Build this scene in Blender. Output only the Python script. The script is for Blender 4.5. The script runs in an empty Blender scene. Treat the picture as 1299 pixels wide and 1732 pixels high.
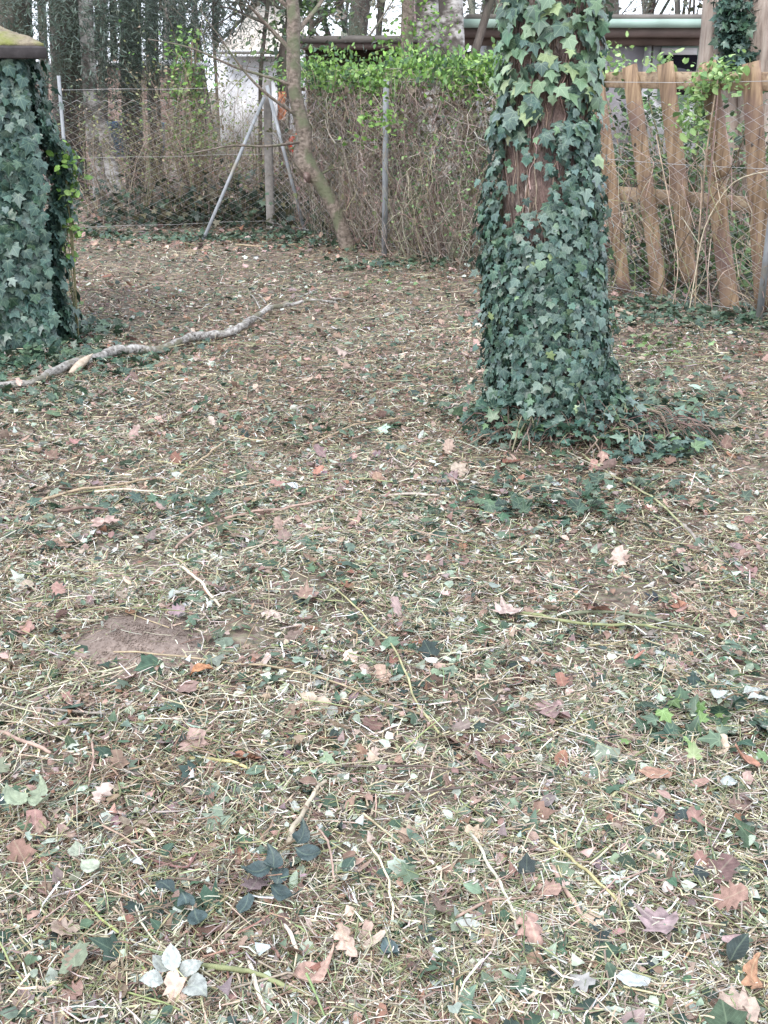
import bpy, math, random
import numpy as np
from mathutils import Vector, Matrix
rnd = random.Random(7)
rng = np.random.default_rng(11)
S = bpy.context.scene
C = S.collection
PI = math.pi

# ------------------------------------------------------------------ camera
F_PX, PITCH, CAM_H = 1900.0, math.radians(20.8), 1.45     # photo is 1299 x 1732
cam_d = bpy.data.cameras.new('camera')
cam = bpy.data.objects.new('camera', cam_d)
C.objects.link(cam)
cam_d.sensor_fit = 'VERTICAL'
cam_d.sensor_height = 36.0
cam_d.lens = 36.0 * F_PX / 1732.0
cam_d.clip_start = 0.05
cam_d.clip_end = 2000
cam.location = (0, 0, CAM_H)
cam.rotation_euler = (PI / 2 - PITCH, 0, 0)
S.camera = cam
S.render.resolution_x, S.render.resolution_y = 768, 1024

# ------------------------------------------------------------------ sky, sun, exposure
SUN_EL, SUN_ROT = math.radians(48), math.radians(200)
world = bpy.data.worlds.new('World')
S.world = world
world.use_nodes = True
nt = world.node_tree
bg = nt.nodes['Background']
sky = nt.nodes.new('ShaderNodeTexSky')
sky.sky_type = 'NISHITA'
sky.sun_disc = False
sky.sun_elevation = SUN_EL
sky.sun_rotation = SUN_ROT
sky.dust_density = 4.0
mixw = nt.nodes.new('ShaderNodeMix')
mixw.data_type = 'RGBA'
mixw.inputs[0].default_value = 0.80
nt.links.new(sky.outputs[0], mixw.inputs[6])
mixw.inputs[7].default_value = (9.0, 9.7, 11.0, 1)        # the white cloud layer
nt.links.new(mixw.outputs[2], bg.inputs['Color'])
bg.inputs['Strength'].default_value = 0.12
sun_d = bpy.data.lights.new('sun', 'SUN')
sun_d.energy = 1.1
sun_d.angle = math.radians(25)
sun_d.color = (1.0, 0.97, 0.94)
sun = bpy.data.objects.new('sun', sun_d)
C.objects.link(sun)
sd = Vector((math.sin(SUN_ROT) * math.cos(SUN_EL), math.cos(SUN_ROT) * math.cos(SUN_EL), math.sin(SUN_EL)))
sun.rotation_euler = sd.to_track_quat('Z', 'Y').to_euler()
sun.location = (0, 0, 30)
S.view_settings.view_transform = 'Standard'
S.view_settings.look = 'None'
S.view_settings.gamma = 1
S.view_settings.exposure = 1.1
S.view_settings.use_curve_mapping = False

# ------------------------------------------------------------------ places in the garden
UPV = Vector((0, math.sin(PITCH), math.cos(PITCH)))
FWD = Vector((0, math.cos(PITCH), -math.sin(PITCH)))
def ray(px, py):
    return Vector(((px - 649.5) / F_PX, 0, 0)) + UPV * ((866 - py) / F_PX) + FWD
def G(px, py, z=0.0):            # spot on the ground
    d = ray(px, py); t = (z - CAM_H) / d.z
    p = Vector((0, 0, CAM_H)) + d * t
    return p
def P(px, py, Y):                # spot standing Y metres off
    d = ray(px, py); t = Y / d.y
    return Vector((0, 0, CAM_H)) + d * t

# ------------------------------------------------------------------ helpers
def tag(o, label=None, cat=None, group=None, kind=None):
    if label: o['label'] = label
    if cat: o['category'] = cat
    if group: o['group'] = group
    if kind: o['kind'] = kind
    return o
def empty(name, loc):
    o = bpy.data.objects.new(name, None); C.objects.link(o); o.location = loc
    o.empty_display_size = 0.1
    return o
def mesh_np(name, V, F, mat, col=None, uv=None, smooth=False):
    """F: array (m,3) or (m,4) or list of such"""
    me = bpy.data.meshes.new(name)
    V = np.asarray(V, dtype=np.float32).reshape(-1, 3)
    Fs = F if isinstance(F, list) else [F]
    Fs = [np.asarray(f, dtype=np.int32) for f in Fs if len(f)]
    loops = np.concatenate([f.ravel() for f in Fs])
    tot = np.concatenate([np.full(len(f), f.shape[1], dtype=np.int32) for f in Fs])
    start = np.concatenate([[0], np.cumsum(tot)[:-1]]).astype(np.int32)
    me.vertices.add(len(V)); me.vertices.foreach_set('co', V.ravel())
    me.loops.add(len(loops)); me.loops.foreach_set('vertex_index', loops)
    me.polygons.add(len(tot)); me.polygons.foreach_set('loop_start', start)
    try: me.polygons.foreach_set('loop_total', tot)
    except Exception: pass
    me.update(calc_edges=True)
    if smooth: me.polygons.foreach_set('use_smooth', np.ones(len(tot), dtype=bool))
    if col is not None:
        col = np.asarray(col, dtype=np.float32)
        if col.ndim == 1: col = np.tile(col, (len(V), 1))
        a = me.attributes.new('Col', 'FLOAT_COLOR', 'POINT')
        a.data.foreach_set('color', np.concatenate([col, np.ones((len(V), 1), np.float32)], 1).ravel())
    if uv is not None:
        a = me.attributes.new('luv', 'FLOAT_VECTOR', 'POINT')
        uv = np.asarray(uv, dtype=np.float32)
        a.data.foreach_set('vector', np.concatenate([uv, np.zeros((len(V), 1), np.float32)], 1).ravel())
    me.materials.append(mat)
    return me
def link(name, me, parent=None, loc=None):
    o = bpy.data.objects.new(name, me); C.objects.link(o)
    if parent is not None:
        o.parent = parent
        if parent.type == 'EMPTY':
            o.location = (0, 0, 0)
    if loc is not None: o.location = loc
    return o
def part(name, V, F, mat, root, col=None, uv=None, smooth=False):
    """vertices given in world space; stored relative to the thing's base"""
    V = np.asarray(V, dtype=np.float32).reshape(-1, 3)
    if root is not None: V = V - np.array(wloc(root), dtype=np.float32)
    return link(name, mesh_np(name, V, F, mat, col, uv, smooth), root)
def wloc(o):
    l = Vector(o.location)
    while o.parent is not None:
        o = o.parent; l = l + o.location
    return l
def own(name, V, F, mat, col=None, uv=None, smooth=False):
    """single-mesh thing, origin at its base"""
    V = np.asarray(V, dtype=np.float32).reshape(-1, 3)
    c = V.mean(0); c[2] = V[:, 2].min()
    o = link(name, mesh_np(name, V - c, F, mat, col, uv, smooth)); o.location = c.tolist()
    return o
class MB:
    def __init__(s): s.V = []; s.F = []; s.n = 0
    def add(s, V, F):
        s.V.append(np.asarray(V, float).reshape(-1, 3)); s.F.append(np.asarray(F, int) + s.n); s.n += len(s.V[-1])
    def get(s):
        d = {}
        for f in s.F: d.setdefault(f.shape[1], []).append(f)
        return np.concatenate(s.V), [np.concatenate(v) for v in d.values()]
BOXF = np.array([[0, 1, 3, 2], [4, 6, 7, 5], [0, 4, 5, 1], [2, 3, 7, 6], [0, 2, 6, 4], [1, 5, 7, 3]])
def box(x0, x1, y0, y1, z0, z1):
    V = np.array([[x, y, z] for x in (x0, x1) for y in (y0, y1) for z in (z0, z1)], float)
    return V, BOXF
def board(A, B, w, t, wdir=(1, 0, 0), n=6, wob=0.0, bend=0.0, chamfer=0.004):
    ph = [rnd.uniform(0, 6) for _ in range(4)]
    """sawn board from A to B, face width w along wdir, thickness t, slightly waney and chamfered"""
    A = np.array(A, float); B = np.array(B, float); d = (B - A); d /= np.linalg.norm(d)
    wd = np.array(wdir, float); wd -= d * wd.dot(d); wd /= np.linalg.norm(wd)
    td = np.cross(d, wd)
    V = []; c = chamfer
    for i in range(n + 1):
        f = i / n
        cc = A + (B - A) * f + wd * (bend * math.sin(f * PI) + wob * (math.sin(f * 4 + ph[0]) + .5 * math.sin(f * 9 + ph[1])))
        hw = w / 2 + wob * .7 * (math.sin(f * 6 + ph[2]) + .4 * math.sin(f * 15 + ph[3])); ht = t / 2
        for (a, b) in ((-hw + c, -ht), (hw - c, -ht), (hw, -ht + c), (hw, ht - c), (hw - c, ht), (-hw + c, ht), (-hw, ht - c), (-hw, -ht + c)):
            V.append(cc + wd * a + td * b)
    F = [[i * 8 + j, i * 8 + (j + 1) % 8, (i + 1) * 8 + (j + 1) % 8, (i + 1) * 8 + j] for i in range(n) for j in range(8)]
    caps = [[0, 7, 6, 5], [0, 5, 4, 1], [1, 4, 3, 2]]
    caps += [[n * 8 + x for x in reversed(f)] for f in caps]
    return np.array(V), np.array(F + caps)
def tubes(Pn, R, k=4, col=None, cap=False):
    """Pn (M,n,3) polylines, R (M,n) radii -> V, F(quads), colours per vertex"""
    Pn = np.asarray(Pn, float); R = np.asarray(R, float)
    M, n, _ = Pn.shape
    T = np.gradient(Pn, axis=1); T /= np.linalg.norm(T, axis=2, keepdims=True) + 1e-9
    ref = np.where(np.abs(T[:, :1, 2:3]) > .8, np.array([[[1., .15, 0.05]]]), np.array([[[.1, .2, 1.]]]))
    A = np.cross(T, np.broadcast_to(ref, T.shape)); A /= np.linalg.norm(A, axis=2, keepdims=True) + 1e-9
    B = np.cross(T, A)
    th = np.arange(k) * 2 * PI / k
    V = Pn[:, :, None, :] + R[:, :, None, None] * (A[:, :, None, :] * np.cos(th)[None, None, :, None] + B[:, :, None, :] * np.sin(th)[None, None, :, None])
    idx = np.arange(M * n * k).reshape(M, n, k)
    a = idx[:, :-1, :]; b = idx[:, 1:, :]
    a2 = np.roll(a, -1, axis=2); b2 = np.roll(b, -1, axis=2)
    F = np.stack([a, a2, b2, b], -1).reshape(-1, 4)
    cv = None
    if col is not None:
        cv = np.repeat(np.asarray(col, float).reshape(M, 1, 3), n * k, axis=1).reshape(-1, 3)
    Fs = [F]
    if cap:
        if k == 4: Fs.append(np.concatenate([idx[:, 0, ::-1], idx[:, -1, :]]))
        else:
            c = []
            for j in range(1, k - 1):
                c.append(idx[:, 0, [0, j + 1, j]]); c.append(idx[:, -1, [0, j, j + 1]])
            Fs.append(np.concatenate(c))
    return V.reshape(-1, 3), Fs, cv
def resample(pts, n):
    pts = np.asarray(pts, float)
    d = np.concatenate([[0], np.cumsum(np.linalg.norm(np.diff(pts, axis=0), axis=1))])
    # smooth Catmull-like by cubic through linear + smoothing
    s = np.linspace(0, d[-1], n)
    out = np.stack([np.interp(s, d, pts[:, i]) for i in range(3)], 1)
    for _ in range(2 if n > 6 else 0):
        out[1:-1] = (out[:-2] + 2 * out[1:-1] + out[2:]) / 4
    return out
def scatter(tpl, M3, loc, col, jitter=0.0):
    """tpl=(verts, tris, uv); M3 (m,3,3) ; loc (m,3); col (m,3)"""
    tv, tf, tu = tpl
    m = len(loc); n = len(tv)
    V = np.einsum('mij,nj->mni', M3, tv) + loc[:, None, :]
    if jitter: V = V + rng.normal(0, 1, V.shape) * jitter
    F = (tf[None] + (np.arange(m) * n)[:, None, None]).reshape(-1, tf.shape[1])
    cv = np.repeat(col[:, None, :], n, axis=1).reshape(-1, 3)
    uv = np.tile(tu, (m, 1))
    return V.reshape(-1, 3), F, cv, uv
def join(parts):
    Vs, Fs, Cs, Us, n = [], [], [], [], 0
    for V, F, c, u in parts:
        Vs.append(V); Fs.append(F + n); Cs.append(c); Us.append(u); n += len(V)
    d = {}
    for f in Fs: d.setdefault(f.shape[1], []).append(f)
    return np.concatenate(Vs), [np.concatenate(v) for v in d.values()], np.concatenate(Cs), np.concatenate(Us)
def frames(ydir, zdir, sc):
    """local y -> ydir, local z ~ zdir, scaled"""
    y = ydir / (np.linalg.norm(ydir, axis=1, keepdims=True) + 1e-9)
    x = np.cross(y, zdir); x /= np.linalg.norm(x, axis=1, keepdims=True) + 1e-9
    z = np.cross(x, y)
    M = np.stack([x, y, z], -1)
    sc = np.asarray(sc, float)
    if sc.ndim == 1: sc = np.stack([sc] * 3, 1)
    return M * sc[:, None, :]
def flat_frames(m, tilt, sc):
    """lying pieces: random heading, gaussian tilt"""
    a = rng.uniform(0, 2 * PI, m)
    el = rng.normal(0, tilt, m)
    y = np.stack([np.cos(a) * np.cos(el), np.sin(a) * np.cos(el), np.sin(el)], 1)
    z = np.stack([rng.normal(0, tilt, m), rng.normal(0, tilt, m), np.ones(m)], 1)
    return frames(y, z, sc)
def pal(cols, wts, m, var=.18):
    cols = np.array(cols, float); wts = np.array(wts, float); wts /= wts.sum()
    i = rng.choice(len(cols), m, p=wts)
    c = cols[i] * (1 + rng.normal(0, var, (m, 1))) * (1 + rng.normal(0, .05, (m, 3)))
    return np.clip(c, .012, .82)

# leaf shapes (length 1 along +y, stalk at origin) : verts, faces, local uv
def leaf_tpl(outline, center, droop=.12, fold=.1, curl=0.0, noise=0, seed=0):
    r = np.random.default_rng(seed)
    o = np.array(outline, float)
    full = np.concatenate([o, np.stack([-o[-2:0:-1, 0], o[-2:0:-1, 1]], 1)])
    full = full + r.normal(0, noise, full.shape)
    xy = np.concatenate([[center], full])
    z = -droop * ((xy[:, 0] ** 2 + (xy[:, 1] - center[1]) ** 2) / .5) + fold * np.abs(xy[:, 0]) + curl * (xy[:, 1] - .4) ** 2 + r.normal(0, noise * .8, len(xy))
    V = np.concatenate([xy, z[:, None]], 1)
    n = len(full)
    F = np.array([[0, 1 + i, 1 + (i + 1) % n] for i in range(n)])
    F = F[:, ::-1]
    return V, F, xy
IVY = [(0, 0), (.24, -.15), (.50, -.02), (.33, .22), (.63, .47), (.26, .53), (0, 1.08)]
IVY_T = [leaf_tpl(IVY, (0, .3), .16, .10, 0, .03, s) for s in range(5)]
IVYB = [(0, 0), (.30, -.16), (.56, .05), (.46, .30), (.58, .52), (.30, .62), (0, 1.0)]
IVYB_T = [leaf_tpl(IVYB, (0, .3), .16, .12, 0, .03, s) for s in range(10, 14)]
OVAL = [(0, 0), (.17, .14), (.29, .38), (.27, .62), (.15, .86), (0, 1.0)]
OVAL_T = [leaf_tpl(OVAL, (0, .45), .05, .16, c, .015, 20 + i) for i, c in enumerate((0, .25, -.3, .6))]
OAK = [(0, 0), (.10, .12), (.24, .10), (.18, .28), (.40, .34), (.24, .50), (.42, .62), (.22, .72), (.26, .90), (0, 1.0)]
OAK_T = [leaf_tpl(OAK, (0, .5), .05, .2, c, .04, 30 + i) for i, c in enumerate((.3, .7, -.4, .9))]
MAPLE = [(0, 0), (.16, -.06), (.52, .05), (.34, .20), (.62, .50), (.34, .46), (.28, .74), (.14, .62), (0, 1.05)]
MAPLE_T = [leaf_tpl(MAPLE, (0, .34), .1, .2, c, .04, 40 + i) for i, c in enumerate((.2, .8, -.5))]
SHRED = [leaf_tpl([(0, 0), (.3, .1), (.42, .5), (.1, .9)], (.0, .45), .1, .3, c, .13, 50 + i) for i, c in enumerate((.2, .8, -.6, 0))]
def bar_tpl(ns, k, bend, taper=.6, seed=0):
    """thin stalk: length 1 along y, radius 1 in x,z (scale apart)"""
    r = np.random.default_rng(seed)
    ys = np.linspace(-.5, .5, ns + 1)
    th = np.arange(k) * 2 * PI / k + r.uniform(0, 1)
    V = []
    for y in ys:
        s = 1 - (1 - taper) * (y + .5)
        for t in th:
            V.append([s * math.cos(t), y, s * math.sin(t)])
    V = np.array(V)
    B = bend * ((ys ** 2) * 4 - .5)
    kink = np.cumsum(r.normal(0, 1, ns + 1)) * bend * .4
    off = np.repeat(B + kink, k)
    F = np.array([[i * k + j, i * k + (j + 1) % k, (i + 1) * k + (j + 1) % k, (i + 1) * k + j] for i in range(ns) for j in range(k)])
    return V, F, off
def scatter_bars(loc, length, rad, flatness, cols, ns, k, bend, tilt, seed):
    tv, tf, off = bar_tpl(ns, k, 1.0, .6, seed)
    m = len(loc)
    M = flat_frames(m, tilt, np.ones(m))
    b = rng.normal(0, bend, m) * length
    L = np.empty((m, len(tv), 3))
    L[:, :, 0] = tv[None, :, 0] * rad[:, None] + off[None] * b[:, None]
    L[:, :, 1] = tv[None, :, 1] * length[:, None]
    L[:, :, 2] = tv[None, :, 2] * (rad * flatness)[:, None] + off[None] * (b * .25)[:, None]
    V = np.einsum('mij,mnj->mni', M, L) + loc[:, None, :]
    n = len(tv)
    F = (tf[None] + (np.arange(m) * n)[:, None, None]).reshape(-1, tf.shape[1])
    cv = np.repeat(cols[:, None, :], n, axis=1).reshape(-1, 3)
    return V.reshape(-1, 3), F, cv, np.zeros((m * n, 2))

# ------------------------------------------------------------------ materials
def newmat(name):
    m = bpy.data.materials.new(name); m.use_nodes = True
    t = m.node_tree; b = t.nodes['Principled BSDF']
    return m, t, b
def N(t, typ, **kw):
    n = t.nodes.new(typ)
    for k, v in kw.items():
        if k.startswith('i_'): n.inputs[k[2:].replace('_', ' ')].default_value = v
        else: setattr(n, k, v)
    return n
def ramp(t, stops):
    r = t.nodes.new('ShaderNodeValToRGB')
    e = r.color_ramp.elements
    e[0].position, e[0].color = stops[0][0], (*stops[0][1], 1)
    e[1].position, e[1].color = stops[-1][0], (*stops[-1][1], 1)
    for p, c in stops[1:-1]:
        x = e.new(p); x.color = (*c, 1)
    return r
def mixc(t, mode='MIX', fac=None):
    n = t.nodes.new('ShaderNodeMix'); n.data_type = 'RGBA'; n.blend_type = mode
    if fac is not None: n.inputs[0].default_value = fac
    return n
def attr_mat(name, rough=.6, var=.35, scale=60, transl=0.0, veins=None, spec=.5, bump=.0):
    m, t, b = newmat(name)
    a = N(t, 'ShaderNodeAttribute', attribute_name='Col')
    tc = N(t, 'ShaderNodeTexCoord')
    nz = N(t, 'ShaderNodeTexNoise'); nz.inputs['Scale'].default_value = scale; nz.inputs['Detail'].default_value = 4
    t.links.new(tc.outputs['Object'], nz.inputs['Vector'])
    mr = N(t, 'ShaderNodeMapRange'); mr.inputs[1].default_value = .3; mr.inputs[2].default_value = .7
    mr.inputs[3].default_value = 1 - var; mr.inputs[4].default_value = 1 + var
    t.links.new(nz.outputs[0], mr.inputs[0])
    mx = mixc(t, 'MULTIPLY', 1.0)
    t.links.new(a.outputs['Color'], mx.inputs[6]); t.links.new(mr.outputs[0], mx.inputs[7])
    colout = mx.outputs[2]
    if veins:
        u = N(t, 'ShaderNodeAttribute', attribute_name='luv')
        sp = N(t, 'ShaderNodeSeparateXYZ'); t.links.new(u.outputs['Vector'], sp.inputs[0])
        def mth(op, x, y=None):
            n = N(t, 'ShaderNodeMath', operation=op)
            for i, v in enumerate((x, y)):
                if v is None: continue
                if isinstance(v, (int, float)): n.inputs[i].default_value = v
                else: t.links.new(v, n.inputs[i])
            return n.outputs[0]
        X = sp.outputs[0]; Y = sp.outputs[1]
        if veins == 'ivy':
            yy = mth('SUBTRACT', Y, 0.02)
            th = mth('ARCTAN2', X, yy)
            r = mth('SQRT', mth('ADD', mth('MULTIPLY', X, X), mth('MULTIPLY', yy, yy)))
            d = mth('MULTIPLY', mth('ABSOLUTE', mth('SINE', mth('MULTIPLY', th, 4.0))), r)
            fac = mth('LESS_THAN', d, .085)
            str_ = .55
        else:
            d1 = mth('ABSOLUTE', X)
            q = mth('ABSOLUTE', mth('SINE', mth('MULTIPLY', mth('SUBTRACT', Y, mth('ABSOLUTE', X)), 22.0)))
            fac = mth('MAXIMUM', mth('LESS_THAN', d1, .022), mth('MULTIPLY', mth('LESS_THAN', q, .18), .45))
            str_ = .4
        v = mixc(t, 'MIX')
        t.links.new(mth('MULTIPLY', fac, str_), v.inputs[0])
        t.links.new(colout, v.inputs[6])
        lt = mixc(t, 'ADD', 1.0); t.links.new(colout, lt.inputs[6]); lt.inputs[7].default_value = (.13, .16, .10, 1)
        t.links.new(lt.outputs[2], v.inputs[7])
        colout = v.outputs[2]
    t.links.new(colout, b.inputs['Base Color'])
    b.inputs['Roughness'].default_value = rough
    b.inputs['Specular IOR Level'].default_value = spec
    if bump:
        bp = N(t, 'ShaderNodeBump'); bp.inputs['Strength'].default_value = bump; bp.inputs['Distance'].default_value = .004
        t.links.new(nz.outputs[0], bp.inputs['Height']); t.links.new(bp.outputs[0], b.inputs['Normal'])
    if transl > 0:
        tr = N(t, 'ShaderNodeBsdfTranslucent'); t.links.new(colout, tr.inputs['Color'])
        ms = N(t, 'ShaderNodeMixShader'); ms.inputs[0].default_value = transl
        t.links.new(b.outputs[0], ms.inputs[1]); t.links.new(tr.outputs[0], ms.inputs[2])
        t.links.new(ms.outputs[0], t.nodes['Material Output'].inputs['Surface'])
    return m
def noise_mat(name, stops, scale=(8, 8, 8), detail=8, rough=.8, bump=.4, dist=.01, extra=None, spec=.4, wave=None):
    m, t, b = newmat(name)
    tc = N(t, 'ShaderNodeTexCoord'); mp = N(t, 'ShaderNodeMapping'); mp.inputs['Scale'].default_value = scale
    t.links.new(tc.outputs['Object'], mp.inputs['Vector'])
    nz = N(t, 'ShaderNodeTexNoise'); nz.inputs['Scale'].default_value = 1; nz.inputs['Detail'].default_value = detail; nz.inputs['Roughness'].default_value = .65
    t.links.new(mp.outputs[0], nz.inputs['Vector'])
    r = ramp(t, stops); t.links.new(nz.outputs[0], r.inputs[0])
    col = r.outputs[0]
    n2 = N(t, 'ShaderNodeTexNoise'); n2.inputs['Scale'].default_value = 2.2; n2.inputs['Detail'].default_value = 5
    t.links.new(tc.outputs['Object'], n2.inputs['Vector'])
    mx = mixc(t, 'MULTIPLY', 1.0)
    mr = N(t, 'ShaderNodeMapRange'); mr.inputs[1].default_value = .3; mr.inputs[2].default_value = .7; mr.inputs[3].default_value = .72; mr.inputs[4].default_value = 1.25
    t.links.new(n2.outputs[0], mr.inputs[0]); t.links.new(col, mx.inputs[6]); t.links.new(mr.outputs[0], mx.inputs[7])
    col = mx.outputs[2]
    if extra:                        # second stain colour by large noise
        sc, th0, th1, cc = extra
        n3 = N(t, 'ShaderNodeTexNoise'); n3.inputs['Scale'].default_value = sc; n3.inputs['Detail'].default_value = 6
        t.links.new(tc.outputs['Object'], n3.inputs['Vector'])
        m3 = N(t, 'ShaderNodeMapRange'); m3.inputs[1].default_value = th0; m3.inputs[2].default_value = th1
        t.links.new(n3.outputs[0], m3.inputs[0])
        x = mixc(t); t.links.new(m3.outputs[0], x.inputs[0]); t.links.new(col, x.inputs[6]); x.inputs[7].default_value = (*cc, 1)
        col = x.outputs[2]
    t.links.new(col, b.inputs['Base Color'])
    b.inputs['Roughness'].default_value = rough; b.inputs['Specular IOR Level'].default_value = spec
    bp = N(t, 'ShaderNodeBump'); bp.inputs['Strength'].default_value = bump; bp.inputs['Distance'].default_value = dist
    t.links.new(nz.outputs[0], bp.inputs['Height']); t.links.new(bp.outputs[0], b.inputs['Normal'])
    return m
M = {}
M['ivy'] = attr_mat('ivy_leaf_surface', .36, .25, 40, .10, 'ivy', .5, .25)
M['leaf'] = attr_mat('leaf_surface', .5, .25, 60, .18, 'plain', .45, .2)
M['dry'] = attr_mat('dry_leaf_surface', .75, .3, 70, .12, 'plain', .3, .4)
M['straw'] = attr_mat('clipping_surface', .7, .22, 90, 0, None, .3)
M['stem'] = attr_mat('stem_surface', .75, .35, 35, 0, None, .3, .3)
M['bark'] = noise_mat('brown_bark', [(.30, (.04, .028, .024)), (.42, (.13, .09, .075)), (.52, (.30, .225, .20)), (.7, (.48, .40, .37))], (38, 38, 15), 10, .9, 1.0, .06, (5, .50, .62, (.27, .185, .16)))
M['darkbark'] = noise_mat('dark_bark', [(.25, (.03, .025, .022)), (.5, (.085, .07, .06)), (.8, (.19, .16, .14))], (14, 14, 3), 8, .9, 1.0, .03, (1.4, .5, .7, (.09, .11, .07)))
M['tanbark'] = noise_mat('pinkish_tan_bark', [(.25, (.10, .075, .06)), (.45, (.32, .255, .215)), (.75, (.52, .45, .39))], (16, 16, 2.2), 8, .85, 1.0, .03)
M['greybark'] = noise_mat('smooth_grey_brown_bark', [(.3, (.07, .055, .045)), (.45, (.16, .13, .105)), (.55, (.24, .195, .16)), (.75, (.34, .29, .25))], (26, 26, 34), 9, .85, .9, .02, (6, .50, .62, (.15, .16, .10)))
M['birch'] = noise_mat('birch_bark', [(.36, (.06, .05, .045)), (.47, (.24, .22, .20)), (.56, (.46, .44, .42)), (.8, (.60, .58, .56))], (5, 5, 12), 8, .8, .8, .02, (3.2, .50, .58, (.10, .085, .075)))
M['branchbark'] = noise_mat('lichened_branch_bark', [(.30, (.06, .05, .045)), (.44, (.24, .22, .20)), (.54, (.43, .41, .38)), (.75, (.58, .56, .53))], (40, 40, 40), 8, .85, .9, .02, (9, .50, .62, (.17, .16, .11)))
M['wood'] = noise_mat('weathered_tan_board', [(.28, (.07, .045, .03)), (.42, (.22, .145, .09)), (.55, (.34, .235, .145)), (.75, (.46, .345, .235))], (34, 34, 3.0), 10, .75, .6, .01, (2.6, .48, .66, (.19, .12, .10)))
M['rail'] = noise_mat('sawn_rail_wood', [(.3, (.15, .10, .07)), (.5, (.33, .24, .16)), (.7, (.46, .36, .25))], (2.5, 28, 28), 8, .75, .35, .006)
M['splinter'] = noise_mat('torn_pale_wood', [(.25, (.40, .30, .22)), (.5, (.60, .49, .38)), (.8, (.72, .62, .52))], (40, 40, 40), 6, .7, .5, .006)
M['metal'] = noise_mat('galvanised_steel', [(.2, (.17, .18, .19)), (.5, (.26, .275, .29)), (.8, (.36, .38, .40))], (30, 30, 8), 6, .55, .15, .002, (4, .56, .70, (.24, .22, .18)))
M['concrete'] = noise_mat('grey_concrete', [(.2, (.14, .13, .12)), (.5, (.22, .205, .19)), (.8, (.33, .31, .29))], (25, 25, 25), 8, .9, .5, .004)
M['wire'] = noise_mat('dull_fence_wire', [(.2, (.30, .29, .28)), (.5, (.42, .41, .40)), (.8, (.52, .52, .51))], (10, 10, 10), 3, .55, .0, .001)
M['moss'] = noise_mat('mossy_roofing', [(.2, (.09, .07, .05)), (.40, (.20, .165, .12)), (.58, (.27, .23, .16)), (.8, (.34, .30, .22))], (30, 30, 30), 8, .95, .9, .02, (3.4, .50, .62, (.20, .215, .06)))
M['tar'] = noise_mat('dark_fascia_board', [(.2, (.02, .018, .018)), (.5, (.045, .038, .038)), (.8, (.08, .07, .07))], (20, 3, 20), 6, .8, .4, .004)
M['shedwall'] = noise_mat('dark_stained_board', [(.2, (.03, .022, .016)), (.5, (.07, .05, .036)), (.8, (.12, .09, .06))], (3, 3, 26), 6, .85, .4, .004)
M['hutwall'] = noise_mat('faded_pinkish_board', [(.2, (.18, .12, .10)), (.5, (.30, .215, .185)), (.8, (.40, .31, .27))], (2, 2, 22), 6, .85, .4, .004)
M['white'] = noise_mat('white_render', [(.2, (.68, .68, .70)), (.8, (.80, .80, .82))], (2, 2, 2), 5, .85, .1, .004)
M['green'] = noise_mat('pale_green_painted_board', [(.2, (.26, .37, .32)), (.5, (.34, .46, .40)), (.8, (.44, .55, .49))], (.8, 9, 9), 6, .6, .1, .003)
M['brownpaint'] = noise_mat('brown_painted_board', [(.2, (.15, .11, .10)), (.5, (.22, .165, .15)), (.8, (.28, .22, .20))], (1, 9, 9), 6, .7, .1, .003)
M['greywall'] = noise_mat('lilac_grey_render', [(.2, (.36, .34, .37)), (.8, (.50, .48, .51))], (2, 2, 2), 5, .85, .1, .004)
M['beigeroof'] = noise_mat('pale_beige_roofing', [(.2, (.42, .38, .33)), (.8, (.58, .53, .47))], (3, 3, 3), 6, .85, .3, .01)
M['greyroof'] = noise_mat('grey_brown_roofing', [(.2, (.12, .11, .10)), (.8, (.24, .22, .20))], (2, 8, 8), 6, .85, .3, .01)
M['glass'] = noise_mat('dark_window_glass', [(.2, (.008, .009, .014)), (.8, (.02, .022, .035))], (1, 1, 1), 2, .08, 0, .001, spec=.6)
M['blue'] = noise_mat('faded_blue_plastic', [(.2, (.08, .16, .30)), (.8, (.14, .24, .40))], (3, 3, 3), 3, .45, 0, .001)
M['red'] = noise_mat('red_plastic', [(.2, (.50, .05, .03)), (.8, (.65, .10, .06))], (3, 3, 3), 3, .4, 0, .001)
M['orange'] = noise_mat('faded_orange_cloth', [(.2, (.50, .20, .11)), (.8, (.62, .29, .18))], (9, 9, 9), 5, .8, .3, .004)
M['dirt'] = noise_mat('bare_pinkish_soil', [(.2, (.11, .085, .075)), (.45, (.20, .155, .13)), (.6, (.26, .205, .175)), (.8, (.36, .30, .26))], (70, 70, 70), 9, .95, .6, .006)

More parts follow.
